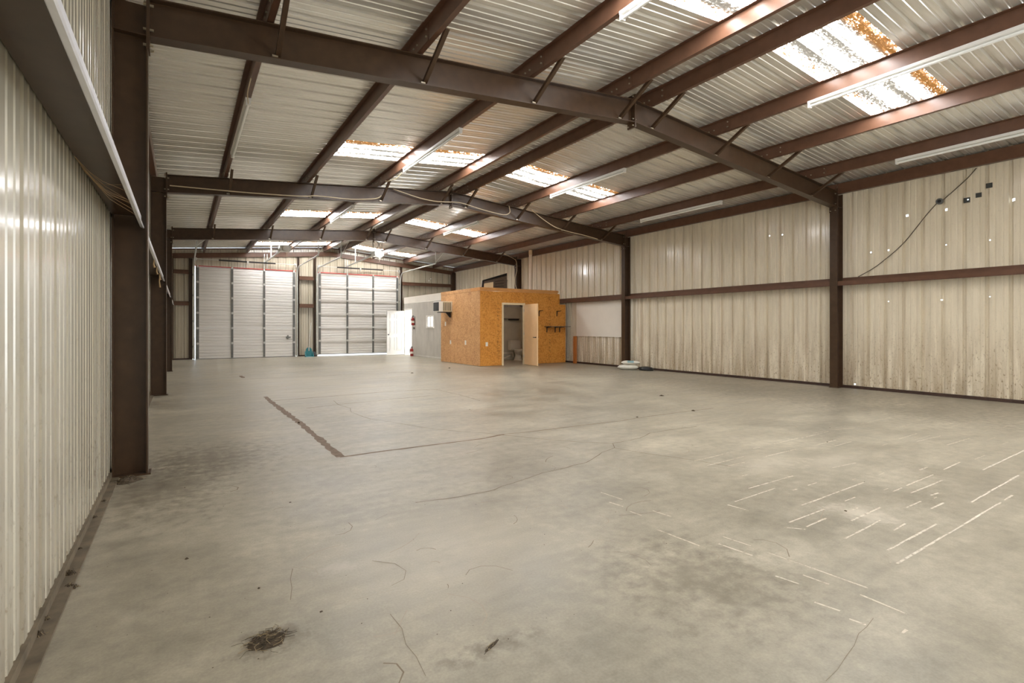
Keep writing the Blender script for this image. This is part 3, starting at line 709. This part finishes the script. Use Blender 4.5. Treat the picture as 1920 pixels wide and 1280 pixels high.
for z in (.25, 1.0, 1.78): MB().cyl(h0 + Vector((.0, .012, z)), h0 + Vector((.0, .012, z + .09)), .012, 8).build('hinge', M_galv, lf)
# toilet and fittings inside
t = thing('toilet', (10.45, 16.6, 0), 'white toilet inside the dim washroom doorway', 'toilet')
tx, ty = 10.83, 16.45
def ell(mb, cx, cy, prof, n=18):
    vs = []; fs = []
    for rx, ry, oy, z in prof:
        for k in range(n): a = 2 * math.pi * k / n; vs.append((cx + rx * math.cos(a), cy + oy + ry * math.sin(a), z))
    for i in range(len(prof) - 1):
        for k in range(n): fs.append((i * n + k, i * n + (k + 1) % n, (i + 1) * n + (k + 1) % n, (i + 1) * n + k))
    fs += [tuple(range(n))[::-1], tuple(range((len(prof) - 1) * n, len(prof) * n))]
    return mb.add(vs, fs)
ell(MB(), tx, ty, [(.13, .24, .1, 0), (.12, .22, .1, .05), (.09, .17, .08, .18), (.12, .2, .05, .25), (.18, .25, 0, .33), (.195, .265, 0, .38), (.19, .26, 0, .40)]).build('bowl', M_porc, t, smooth=True)
ell(MB(), tx, ty, [(.195, .265, 0, .402), (.20, .27, 0, .412), (.195, .265, 0, .43), (.16, .22, 0, .436)]).build('seat', M_porc, t, smooth=True)
tk = MB().box((tx - .22, ty + .28, .38), (tx + .22, ty + .48, .72)).build('tank', M_porc, t)
MB().box((tx - .23, ty + .27, .72), (tx + .23, ty + .49, .755)).build('tank_lid', M_porc, tk)
t = thing('toilet_paper_holder', (11.15, 17.1, .55), 'toilet paper roll on the washroom back wall', 'toilet paper')
MB().cyl((11.10, 17.13, .55), (11.24, 17.13, .55), .055, 14).build('roll', M_white, t, smooth=True); MB().box((11.08, 17.12, .53), (11.26, 17.2, .57)).build('bracket', M_galv, t)
t = thing('towel_shelf', (10.8, 17.1, 1.58), 'dark narrow shelf high on the washroom back wall', 'shelf')
MB().box((10.2, 17.03, 1.58), (11.22, 17.2, 1.60)).build('board', M_shutter, t); MB().box((10.78, 17.05, 1.53), (11.2, 17.19, 1.579)).build('ledge', M_black, t)
t = thing('wash_pipe', (10.5, 17.1, .2), 'pale pipe run low on the washroom back wall', 'pipe')
MB().tube([(10.0, 17.12, .25), (10.95, 17.12, .25), (10.97, 17.12, .08)], .018, 8).build('pipe_run', M_pvc, t); MB().tube([(10.2, 16.95, .03), (10.5, 16.98, .08), (10.8, 17.08, .15)], .022, 8).build('drain_pipe', M_pvc, t)

# ------------------------------------------------------------------ grey office behind it
OX = 8.53; OY0, OY1, OZ = 17.46, 22.52, 2.60
ow = thing('wall_office', (OX, OY0, 0), 'grey weathered siding wall of the office with a pale top band', 'partition wall', kind='structure')
DY0, DY1, DZ = 21.56, 22.42, 2.03; WY0, WY1, WZ0, WZ1 = 19.25, 19.9, 1.28, 1.68
ys = [OY0, 18.58, 19.80, 21.02, DY0]
for a, b in zip(ys, ys[1:]):
    spans = [(a, b, .06, 2.32)]
    if a < WY1 and b > WY0:
        c, d = max(a, WY0), min(b, WY1)
        spans = [(c, d, .06, WZ0), (c, d, WZ1, 2.32)] + ([(a, c, .06, 2.32)] if c > a + .01 else []) + ([(d, b, .06, 2.32)] if d < b - .01 else [])
    for p, q, e, f in spans: MB().box((OX, p + .003, e), (OX + .014, q - .003, f)).build('siding_sheet', M_siding, ow)
MB().box((OX, DY0, DZ + .04), (OX + .014, OY1, 2.32)).build('siding_sheet', M_siding, ow)
MB().box((OX, DY1 + .04, .0), (OX + .014, OY1, DZ + .04)).build('siding_sheet', M_siding, ow)
for a, b in ((OY0, 19.6), (19.606, 21.2), (21.206, OY1)): MB().box((OX - .015, a, 2.325), (OX + .02, b, OZ)).build('top_band', M_board, ow)
MB().box((OX - .01, OY0, .0), (OX + .014, DY0 - .03, .055)).build('sill_board', M_siding, ow)
MB().box((OX + .02, OY1 - .014, 0), (11.6, OY1, OZ)).build('back_sheet', M_siding, ow)
MB().box((OX + .02, OY0 + .02, OZ - .12), (11.6, OY1 - .02, OZ - .09)).build('ceiling_board', M_office, ow)
MB().box((11.35, OY0 + .02, 0), (11.37, OY1 - .02, OZ - .12)).build('lining_sheet', M_office, ow)
MB().box((OX + .02, OY1 - .04, 0), (11.35, OY1 - .02, OZ - .12)).build('lining_sheet', M_office, ow)
MB().box((OX + .02, OY0 + .01, 0), (11.35, OY0 + .025, OZ - .12)).build('lining_sheet', M_office, ow)
w1 = thing('window_1', (OX, 19.57, 1.48), 'small white framed window with bright panes in the grey office wall', 'window', kind='structure')
M_glass, ntg, bg_ = newmat('window_glass', .05); bg_.inputs['Transmission Weight'].default_value = 1.0; bg_.inputs['IOR'].default_value = 1.1
for a, b in (((OX - .03, WY0 - .06, WZ0 - .06), (OX + .03, WY0, WZ1 + .06)), ((OX - .03, WY1, WZ0 - .06), (OX + .03, WY1 + .06, WZ1 + .06)), ((OX - .03, WY0, WZ1), (OX + .03, WY1, WZ1 + .06)), ((OX - .035, WY0, WZ0 - .06), (OX + .03, WY1, WZ0))):
    MB().box(a, b).build('window_frame', M_jamb, w1)
for a, b in ((WY0 + .004, 19.565), (19.585, WY1 - .004)): MB().box((OX + .004, a, WZ0 + .004), (OX + .010, b, WZ1 - .004)).build('pane', M_glass, w1)
MB().box((OX - .012, 19.565, WZ0), (OX + .016, 19.585, WZ1)).build('muntin', M_jamb, w1)
# six-panel door, open 90 degrees into the hall
d1 = thing('door_1', (OX, DY1, 0), 'white six panel door standing open in front of the glowing garage door', 'door', kind='structure')
for a, b in (((OX - .02, DY0 - .06, 0), (OX + .09, DY0, DZ + .06)), ((OX - .02, DY1, 0), (OX + .09, DY1 + .05, DZ + .06)), ((OX - .02, DY0, DZ), (OX + .09, DY1, DZ + .06))):
    MB().box(a, b).build('jamb', M_jamb, d1)
lx0, lx1, ly = 7.69, 8.50, DY1 + .01
leaf = MB().box((lx0, ly, .02), (lx1, ly + .035, 2.0)).build('leaf', M_whitedoor, d1)
lw = lx1 - lx0
for cx in (lx0 + lw * .30, lx0 + lw * .70):
    for za, zb_ in ((1.66, 1.86), (.98, 1.54), (.24, .80)):
        m = MB(); w = lw * .125
        for r, d in ((w + .022, -.003),): 
            m.box((cx - r, ly - .014, za - .022), (cx - w, ly - .0005, zb_ + .022)).box((cx + w, ly - .014, za - .022), (cx + r, ly - .0005, zb_ + .022)).box((cx - w, ly - .014, zb_), (cx + w, ly - .0005, zb_ + .022)).box((cx - w, ly - .014, za - .022), (cx + w, ly - .0005, za))
        mo = m.build('raised_moulding', M_whitedoor, leaf, kind='stuff')
        MB().box((cx - w + .02, ly - .010, za + .03), (cx + w - .02, ly - .0005, zb_ - .02)).build('raised_panel', M_whitedoor, leaf)
MB().lathe((lx0 + .06, ly, .93), [(.025, 0), (.012, -.02), (.014, -.03), (.03, -.045), (.026, -.065), (.01, -.07)], 12, axis='y').build('knob', M_dkgalv, leaf, smooth=True)
for z in (.25, 1.0, 1.75): MB().box((lx1 - .01, ly - .012, z), (lx1 + .02, ly + .0, z + .1)).build('hinge', M_galv, leaf)

# ------------------------------------------------------------------ things on the box and the wall
t = thing('air_conditioner', (7.78, 16.75, 1.98), 'window air conditioner jutting from the strand board side wall', 'air conditioner')
MB().box((7.52, 16.5, 1.80), (BX - .001, 17.0, 2.16)).build('case', M_jamb, t)
MB().box((7.508, 16.53, 1.83), (7.52, 16.97, 2.13)).build('rear_grille', M_darkgrille, t)
MB().box((7.66, 16.492, 1.80), (7.99, 16.5, 2.15)).build('side_panel', M_tan, t)
for j in range(5): MB().box((7.675 + .064 * j, 16.486, 1.84), (7.70 + .064 * j, 16.492, 2.12)).build('side_louver', M_dkgalv, t)
MB().box((7.66, 16.49, 1.775), (8.0, 16.98, 1.798)).build('drip_tray', M_black, t)
MB().prism([(BX - .001, 1.798), (BX - .30, 1.798), (BX - .20, 1.785), (BX - .03, 1.60), (BX - .001, 1.60)], (0, 16.62, 0), (0, 16.66, 0), (1, 0, 0), (0, 0, 1)).build('support_bracket', M_black, t)
def plate(name, c, axis, label, cat, slots, w=.075, h=.118):
    t = thing(name, c, label, cat, 'white electrical plates on the strand board')
    x, y, z = c
    if axis == 'y': MB().box((x - w / 2, y - .008, z - h / 2), (x + w / 2, y, z + h / 2)).build('cover', M_plastic, t)
    else: MB().box((x - .008, y - w / 2, z - h / 2), (x, y + w / 2, z + h / 2)).build('cover', M_plastic, t)
    for dz in slots:
        if axis == 'y': MB().box((x - .012, y - .011, z + dz - .014), (x + .012, y - .0078, z + dz + .014)).build('socket_face', M_jamb, t)
        else: MB().box((x - .011, y - .012, z + dz - .014), (x - .0078, y + .012, z + dz + .014)).build('socket_face', M_jamb, t)
plate('wall_outlet', (8.265, BY, .71), 'y', 'white outlet on the front strand board beside the washroom doorway', 'outlet', (-.028, .028), .085, .13)
plate('wall_outlet', (BX, 15.48, .74), 'x', 'white outlet on the strand board side, nearer the box corner', 'outlet', (-.028, .028), .10, .15)
plate('wall_outlet', (BX, 16.63, .73), 'x', 'white outlet on the strand board side, nearer the office', 'outlet', (-.028, .028), .09, .13)
plate('light_switch', (BX, 17.05, 1.38), 'x', 'white switch plate on the strand board side under the air conditioner', 'switch', (0,), .09, .15)
def shelf_bracket(mb, x, y, z, m=None):
    return mb.prism([(0, 0), (.25, 0), (.25, -.014), (.03, -.03), (.016, -.19), (0, -.19)], (x - .012, y, z), (x + .012, y, z), (0, -1, 0), (0, 0, 1))
t = thing('wall_shelf', (11.0, BY, 1.27), 'narrow dark shelf on three brackets beside the white board', 'shelf')
MB().box((10.56, BY - .28, 1.27), (11.50, BY - .001, 1.29)).build('board', M_shutter, t)
for x in (10.66, 11.02, 11.22): shelf_bracket(MB(), x, BY - .001, 1.269).build('bracket', M_black, t)
for x, l in ((10.33, 'black shelf bracket left empty beside the open cream door'), (11.10, 'black shelf bracket left empty above the narrow shelf')):
    tag(shelf_bracket(MB(), x, BY - .001, 1.83).build('shelf_bracket', M_black, loc=(x, BY, 1.8)), l, 'bracket', 'empty black shelf brackets')
tag(MB().box((XR - .05, 11.78, .945), (XR - .035, 14.05, 2.112)).build('white_board', M_board, loc=(XR - .04, 12.9, .945)), 'large blank white board fixed under the girt on the side wall', 'board')
tag(MB().prism([(0, 0), (.09, 0), (.09, .09), (0, .09)], (11.48, 13.95, 0), (11.48, 13.95, .945), (1, 0, 0), (0, 1, 0)).build('wooden_post', M_post, loc=(11.5, 14, 0)), 'orange brown wooden post under the corner of the white board', 'post')
t = thing('vent_pipe', (11.25, 16.28, 2.52), 'tall white vent pipe rising from the washroom box to the roof', 'pipe')
MB().cyl((11.22, 16.28, 2.50), (11.22, 16.28, 4.10), .065, 14).build('pipe', M_pvc, t, smooth=True); MB().cyl((11.22, 16.28, 4.02), (11.22, 16.28, 4.20), .072, 14).build('coupling', M_tan, t, smooth=True)
# things stored on the box roof
t = thing('weathered_shutter', (9.3, 15.9, 2.52), 'dark weathered cabinet door leaning on the washroom box roof', 'cabinet door')
p0, p1 = Vector((8.86, 15.95, 2.525)), Vector((9.98, 15.95, 2.525))
ln = Vector((.10, .10, .50)).normalized(); rise = .028
A = Vector((8.86, 15.9, 2.53)); Bv = Vector((9.93, 15.9, 2.53)); Ct = Vector((10.03, 16.08, 3.24)); Dt = Vector((8.96, 16.0, 2.92)); th = Vector((.0, .035, -.006))
def slab(q, th): return MB().add([*q, *[p + th for p in q]], [(0, 1, 2, 3), (7, 6, 5, 4), (0, 4, 5, 1), (1, 5, 6, 2), (2, 6, 7, 3), (3, 7, 4, 0)])
slab([A, Bv, Ct, Dt], th).build('panel', M_shutter, t)
def bl(u, v): return (A * (1 - u) + Bv * u) * (1 - v) + (Dt * (1 - u) + Ct * u) * v - th * .2
for u0, u1, v0, v1, nm, m in ((0, 1, .86, 1, 'rail', M_black), (0, .07, 0, .86, 'rail', M_black), (.45, .50, 0, .86, 'rail', M_shutter), (.93, 1, 0, .86, 'rail', M_shutter), (.08, .44, 0, .66, 'pale_pane', M_tan)):
    slab([bl(u0, v0), bl(u1, v0), bl(u1, v1), bl(u0, v1)], th * .18).build(nm, m, t)
for i in range(4): slab([bl(.52, .14 + .17 * i), bl(.86, .14 + .17 * i), bl(.86, .17 + .17 * i), bl(.52, .17 + .17 * i)], th * .18).build('slat', M_black, t)
t = thing('spare_panel', (10.1, 16.3, 2.52), 'pale thin board leaning behind the dark cabinet door', 'board')
slab([Vector((9.94, 16.15, 2.53)), Vector((10.10, 16.35, 2.53)), Vector((10.20, 16.45, 3.08)), Vector((10.08, 16.28, 3.08))], Vector((.03, .02, 0))).build('sheet', M_tan, t)
slab([Vector((10.02, 16.16, 2.53)), Vector((10.18, 16.36, 2.53)), Vector((10.26, 16.45, 3.02)), Vector((10.16, 16.28, 3.02))], Vector((.03, .02, 0))).build('backing', M_black, t)
# extinguishers
def extinguisher(x, y, z, label, cat='fire extinguisher'):
    t = thing('fire_extinguisher', (x, y, z), label, cat, 'red fire extinguishers by the office doorway')
    MB().lathe((x, y, z), [(.06, 0), (.068, .01), (.07, .03), (.07, .27), (.06, .30), (.035, .325), (.022, .335), (.022, .35)], 18).build('cylinder', M_red, t, smooth=True)
    MB().lathe((x, y, z + .10), [(.0712, 0), (.0715, .001), (.0715, .10), (.0712, .101)], 18).build('paper_label', M_board, t, smooth=True)
    v = MB().box((x - .02, y - .02, z + .35), (x + .02, y + .02, z + .385)).build('valve', M_black, t)
    MB().box((x - .012, y - .10, z + .385), (x + .012, y + .03, z + .40)).box((x - .012, y - .09, z + .415), (x + .012, y + .03, z + .425)).box((x - .012, y + .015, z + .40), (x + .012, y + .03, z + .415)).build('squeeze_handle', M_black, v)
    MB().tube([(x, y + .02, z + .365), (x - .04, y + .08, z + .35), (x - .05, y + .095, z + .25), (x - .04, y + .085, z + .12)], .012, 7).build('hose', M_black, t)
    return t
e1 = extinguisher(OX - .09, 21.25, 1.34, 'red fire extinguisher hung on the grey wall beside the white doorway')
MB().box((OX - .02, 21.22, 1.35), (OX - .001, 21.28, 1.72)).build('wall_bracket', M_dkgalv, e1)
extinguisher(OX - .10, 21.35, 0, 'red fire extinguisher standing on the floor by the grey wall')
tag(MB().cyl((OX - .05, 21.3, 1.22), (OX - .001, 21.3, 1.22), .045, 14).build('alarm_button', M_dkgalv, loc=(OX, 21.3, 1.22)), 'small round fitting on the grey wall under the hung extinguisher', 'fitting')
# dustpan
t = thing('dustpan', (4.52, 23.05, 0), 'teal lobby dustpan on the floor between the garage doors', 'dustpan')
MB().prism([(4.36, .0), (4.70, 0), (4.64, .34), (4.57, .40), (4.49, .40), (4.42, .34)], (0, 23.18, 0), (0, 23.2, .0), (1, 0, 0), (0, 0, 1)).build('back', M_teal, t)
MB().prism([(0, 0), (-.26, 0), (-.03, .22), (0, .24)], (4.365, 23.18, .0), (4.385, 23.18, 0), (0, 1, 0), (0, 0, 1)).build('side', M_teal, t)
MB().prism([(0, 0), (-.26, 0), (-.03, .22), (0, .24)], (4.675, 23.18, .0), (4.695, 23.18, 0), (0, 1, 0), (0, 0, 1)).build('side', M_teal, t)
MB().box((4.385, 22.92, 0), (4.675, 23.18, .012)).build('scoop', M_sackblue, t)
MB().tube([(4.53, 23.19, .38), (4.66, 23.45, 1.3), (4.68, 23.48, 1.45)], .013, 7).build('handle', M_galv, t)
MB().cyl((4.53, 23.17, .25), (4.53, 23.17, .40), .02, 8).build('handle_socket', M_galv, t)
t = thing('dark_lump', (4.72, 23.3, 0), 'small dark lump on the floor beside the teal dustpan', 'debris')
ell(MB(), 4.78, 23.35, [(.12, .1, 0, 0), (.13, .11, 0, .05), (.08, .08, .02, .14), (.05, .05, .02, .2)]).build('body', M_black, t)
# sacks
def sack(cx, cy, z, L, w, h, rz, label, blue):
    t = thing('feed_sack', (cx, cy, z), label, 'sack', 'white sacks at the wall')
    c, s = math.cos(rz), math.sin(rz); vs = []; fs = []; nu, nv = 18, 14
    for i in range(nu + 1):
        u = -1 + 2 * i / nu; k = (max(0, 1 - abs(u) ** 3.2)) ** .55
        kw = .72 + .28 * k
        for j in range(nv):
            a = 2 * math.pi * j / nv; x = u * L / 2
            zz = h / 2 + math.sin(a) * h / 2 * max(k, .08) * (1 + .08 * math.sin(5 * u + 3 * a))
            if math.sin(a) < 0: zz = max(0.0, h / 2 + math.sin(a) * h / 2 * max(k, .08) * 1.15) if k > .4 else zz * .8
            y = math.cos(a) * w / 2 * kw
            vs.append((cx + x * c - y * s, cy + x * s + y * c, z + zz))
    for i in range(nu):
        for j in range(nv): fs.append((i * nv + j, i * nv + (j + 1) % nv, (i + 1) * nv + (j + 1) % nv, (i + 1) * nv + j))
    fs += [tuple(range(nv)), tuple(range(nu * nv, nu * nv + nv))]
    m = MB().add(vs, fs)
    if blue:
        for q, f in enumerate(m.f):
            i = q // nv
            if 6 <= i <= 11 and q < nu * nv and (q % nv) in (0, 1, 2, 3, 4, 5, 6): m.m[q] = 1
    m.build('bag', [M_sack, M_sackblue], t, smooth=True)
sack(11.19, 11.12, 0, .60, .38, .15, R(-48), 'lower white sack of the pair on the floor by the middle column', False)
sack(11.25, 11.08, .156, .54, .34, .11, R(-44), 'upper white sack with faded blue print, lying on the lower one', True)
tag(ell(MB(), 11.42, 10.62, [(.16, .24, 0, 0), (.17, .25, 0, .03), (.13, .2, 0, .09), (.04, .08, 0, .11)]).build('dark_bag', M_black, loc=(11.42, 10.62, 0), smooth=True), 'dark flattened bag on the floor behind the white sacks', 'bag')

# ------------------------------------------------------------------ cables and small wall items
def cable(pts, r, m, label, n=6, name='cable'):
    P = []
    for a, b in zip(pts, pts[1:]):
        for i in range(4): P.append(tuple(a[k] + (b[k] - a[k]) * i / 4 for k in range(3)))
    P.append(pts[-1])
    for _ in range(2): P = [P[0]] + [tuple((P[i - 1][k] + 2 * P[i][k] + P[i + 1][k]) / 4 for k in range(3)) for i in range(1, len(P) - 1)] + [P[-1]]
    return tag(MB().tube(P, r, n).build(name, m, loc=pts[0], smooth=True), label, 'cable', 'loose cables')
yb = FR[1] - .10
cable([(-.20, yb, 3.88), (1.2, yb, 3.93), (2.2, yb, 4.0), (2.36, yb, 4.05), (3.14, yb, 4.06), (3.72, yb, 4.16), (3.80, yb, 4.24)], .011, M_wire, 'pale wire sagging along the near half of the middle beam')
cable([(4.08, yb, 4.43), (4.76, yb, 4.30), (5.2, yb, 4.28), (5.77, yb - .02, 4.35), (6.34, yb, 4.25), (7.1, yb, 4.17), (7.27, yb, 4.27), (7.22, yb, 4.44)], .011, M_wire, 'pale wire crossing the apex of the middle beam')
cable([(7.95, yb, 4.42), (8.2, yb, 4.27), (8.7, yb, 4.04), (9.2, yb, 3.96), (9.76, yb, 3.92), (10.3, yb, 3.85)], .011, M_wire, 'pale wire sagging along the far half of the middle beam')
cable([(10.6, 17.30, 4.18), (10.9, 17.4, 4.10), (11.35, 17.56, 4.0), (11.42, 17.56, 3.9), (11.40, 17.50, 3.55), (11.30, 17.50, 3.25), (11.30, 17.50, 3.0), (11.40, 17.50, 2.75)], .014, M_wire, 'pale cable looping down the farthest column behind the vent pipe')
cable([(XR - .02, 5.11, 2.29), (XR - .015, 4.8, 2.45), (XR - .015, 4.33, 2.84), (XR - .015, 3.95, 3.365), (XR - .02, 3.80, 3.53)], .008, M_dkwire, 'dark cable running up the tan wall to the junction box')
cable([(XR - .02, 3.71, 3.57), (XR - .015, 3.37, 3.87), (XR - .02, 3.24, 4.03)], .008, M_dkwire, 'dark cable from the junction box up to the eave')
t = thing('junction_box', (XR - .03, 3.757, 3.56), 'round grey junction box on the tan wall, joining two dark cables', 'junction box')
MB().cyl((XR - .045, 3.757, 3.555), (XR - .001, 3.757, 3.555), .055, 14).build('box', M_dkgalv, t); MB().cyl((XR - .05, 3.757, 3.555), (XR - .045, 3.757, 3.555), .03, 10).build('cover', M_black, t)
for y, z, r, l in ((3.375, 3.50, .045, 'dark square patch on the tan wall around a pinhole'), (3.215, 3.555, .04, 'dark square patch on the tan wall, middle of three'), (3.075, 3.69, .042, 'dark square patch on the tan wall, highest of three')):
    if y == 3.375: m = MB().box((XR - .008, y - r, z - r), (XR - .002, y - .025, z + r)).box((XR - .008, y + .0, z - r), (XR - .002, y + r, z + r)).box((XR - .008, y - .025, z - r), (XR - .002, y, z - .004)).box((XR - .008, y - .025, z + .02), (XR - .002, y, z + r))
    else: m = MB().box((XR - .008, y - r, z - r), (XR - .002, y + r, z + r))
    o = m.build('wall_patch', M_patch, loc=(XR, y, z)); tag(o, l, 'patch', 'dark patches on the tan wall')
cable([(.705, 7.34, 4.10), (.68, 7.2, 4.16), (.66, 6.9, 4.10), (.67, 6.7, 4.15)], .007, M_wire, 'short lead at the near end of the lowest strip lamp')
cable([(3.74, 10.0, 4.38), (3.70, 10.25, 4.30), (3.68, 10.7, 4.36), (3.70, 10.9, 4.42)], .008, M_wire, 'short yellowish lead past the strip lamp before the middle beam')
# cobwebs on the near girt
t = thing('cobweb', (-.4, 4.3, 2.15), 'dusty cobweb hanging under the girt at the nearest column', 'cobweb')
for i in range(9):
    a = Vector((-.50, 3.75 + random.uniform(-.1, .35), 2.195)); b = Vector((-.30, 4.25 + random.uniform(-.5, .6), 2.11)); mid = (a + b) / 2 + Vector((0, 0, -.03 - random.random() * .03))
    MB().tube([a, (a + mid) / 2 + Vector((0, 0, -.008)), mid, b], .0009, 4).build('strand', M_web, t)
# dust drips under second girt's pale tip
t = thing('hanging_dust', (-.3, 8.5, 2.1), 'pale dust strings hanging under the second girt of the near wall', 'cobweb')
for y, l in ((8.0, .09), (8.9, .10), (9.9, .22), (10.2, .08)): MB().tube([(-.305, y, 2.118), (-.31, y + .01, 2.11 - l * .6), (-.30, y + .01, 2.11 - l)], [.006, .009, .012], 5).build('strand', M_web, t)

# ------------------------------------------------------------------ debris on the floor
def clump(x, y, r, h, label, twigs=0, m=M_dirt, name='debris_clump', elong=1.0, rz=0.0):
    t = thing(name, (x, y, 0), label, 'debris', 'bits of debris on the floor')
    c, sn = math.cos(rz), math.sin(rz)
    def at(u, v, z): return (x + u * elong * c - v * sn, y + u * elong * sn + v * c, z)
    n1, n2 = 14, 7; vs = []; fs = []; lob = [random.uniform(.7, 1.15) for _ in range(n1)]
    for i in range(n2):
        v = i / (n2 - 1)
        for j in range(n1):
            a = 2 * math.pi * j / n1; rr = r * (1 - v) * lob[j] * random.uniform(.85, 1.12)
            vs.append(at(rr * math.cos(a), rr * math.sin(a), max(.0005, h * (1 - (1 - v) ** 2) * random.uniform(.45, 1.1)) if i else .0005))
    for i in range(n2 - 1):
        for j in range(n1): fs.append((i * n1 + j, i * n1 + (j + 1) % n1, (i + 1) * n1 + (j + 1) % n1, (i + 1) * n1 + j))
    fs.append(tuple(range((n2 - 1) * n1, n2 * n1)))
    MB().add(vs, fs).build('lump', m, t)
    if twigs:
        for nm, mm, n in (('straw_tangle', M_straw, twigs), ('dirt_tangle', m, twigs * 2)):
            mb = MB()
            for k in range(n):
                a, q = random.uniform(0, 6.28), r * random.uniform(0, 1.1); L = r * random.uniform(.3, .9); b = random.uniform(0, 6.28)
                u, v = q * math.cos(a), q * math.sin(a); z = .002 + h * max(.1, 1 - q / r) * random.uniform(.6, 1.2)
                mb.tube([at(u, v, z), at(u + L * .5 * math.cos(b), v + L * .5 * math.sin(b), z + h * .15), at(u + L * math.cos(b + .5), v + L * math.sin(b + .5), max(.002, z * .5))], random.uniform(.0006, .0014), 3)
            mb.build(nm, mm, t, kind='stuff')
M_straw = simple('dry_straw', (150, 132, 100), .8, 0, .2)
clump(.285, 2.283, .062, .014, 'flattened clump of dirt and straw on the floor, largest scrap in view', 40, elong=1.25, rz=.5)
clump(1.03, 1.765, .010, .002, 'thin dark smear of dirt at the very front of the floor', 6, elong=4.5, rz=.5)
for x, y, r, h, l in ((-.495, 2.80, .028, .03, 'nearest dirt lump on the base angle of the near wall'), (-.49, 2.93, .025, .02, 'second dirt lump along the near wall base, mixed with straw'), (-.47, 3.10, .022, .012, 'third dirt lump along the near wall base'),
                      (-.455, 3.25, .028, .02, 'fourth dirt lump along the near wall base, just off the angle'), (-.48, 3.40, .03, .035, 'fifth and tallest dirt lump along the near wall base'), (-.49, 3.76, .024, .02, 'sixth dirt lump along the near wall base'),
                      (-.49, 4.33, .03, .02, 'dirt lump on the base angle well short of the nearest column'), (-.48, 4.70, .026, .02, 'dirt lump on the base angle closest to the nearest column'), (-.38, 5.25, .10, .045, 'rusty dirt heaped at the foot of the nearest column'),
                      (7.40, 6.51, .045, .02, 'dark leaf on the open floor toward the tan wall'), (5.36, 5.15, .02, .012, 'dark pebble on the long floor joint'), (6.48, 5.09, .035, .016, 'pale brown scrap on the long floor joint'),
                      (.02, 3.32, .011, .008, 'small dark pellet alone near the near wall'), (.31, 2.757, .007, .006, 'tiny dark pellet beside the long scratch'), (5.3, 13.4, .04, .02, 'dark scrap on the floor in front of the office'),
                      (6.9, 14.4, .035, .02, 'dark scrap on the floor in front of the strand board box'), (1.285, 7.22, .018, .02, 'dark nub stuck on the brown tape line')):
    clump(x, y, r, h, l, 10 if r > .024 and x < 0 else 0)
mb = MB()
for k in range(150):
    x, y = (random.uniform(-.35, 3), random.uniform(1.7, 5)) if k < 90 else (random.uniform(-.2, 11), random.uniform(1.5, 22))
    if y > 14.2 and x > 7.9: continue
    r = random.uniform(.0015, .0035) if k < 90 else random.uniform(.003, .010)
    mb.add([(x - r, y - r, .0007), (x + r, y - r * .7, .0007), (x + r * .8, y + r, .0007), (x - r * .8, y + r * .8, .0007), (x, y, r * .5)], [(0, 1, 4), (1, 2, 4), (2, 3, 4), (3, 0, 4)])
mb.build('floor_grit', M_dirt, floor, kind='stuff', recalc=False)
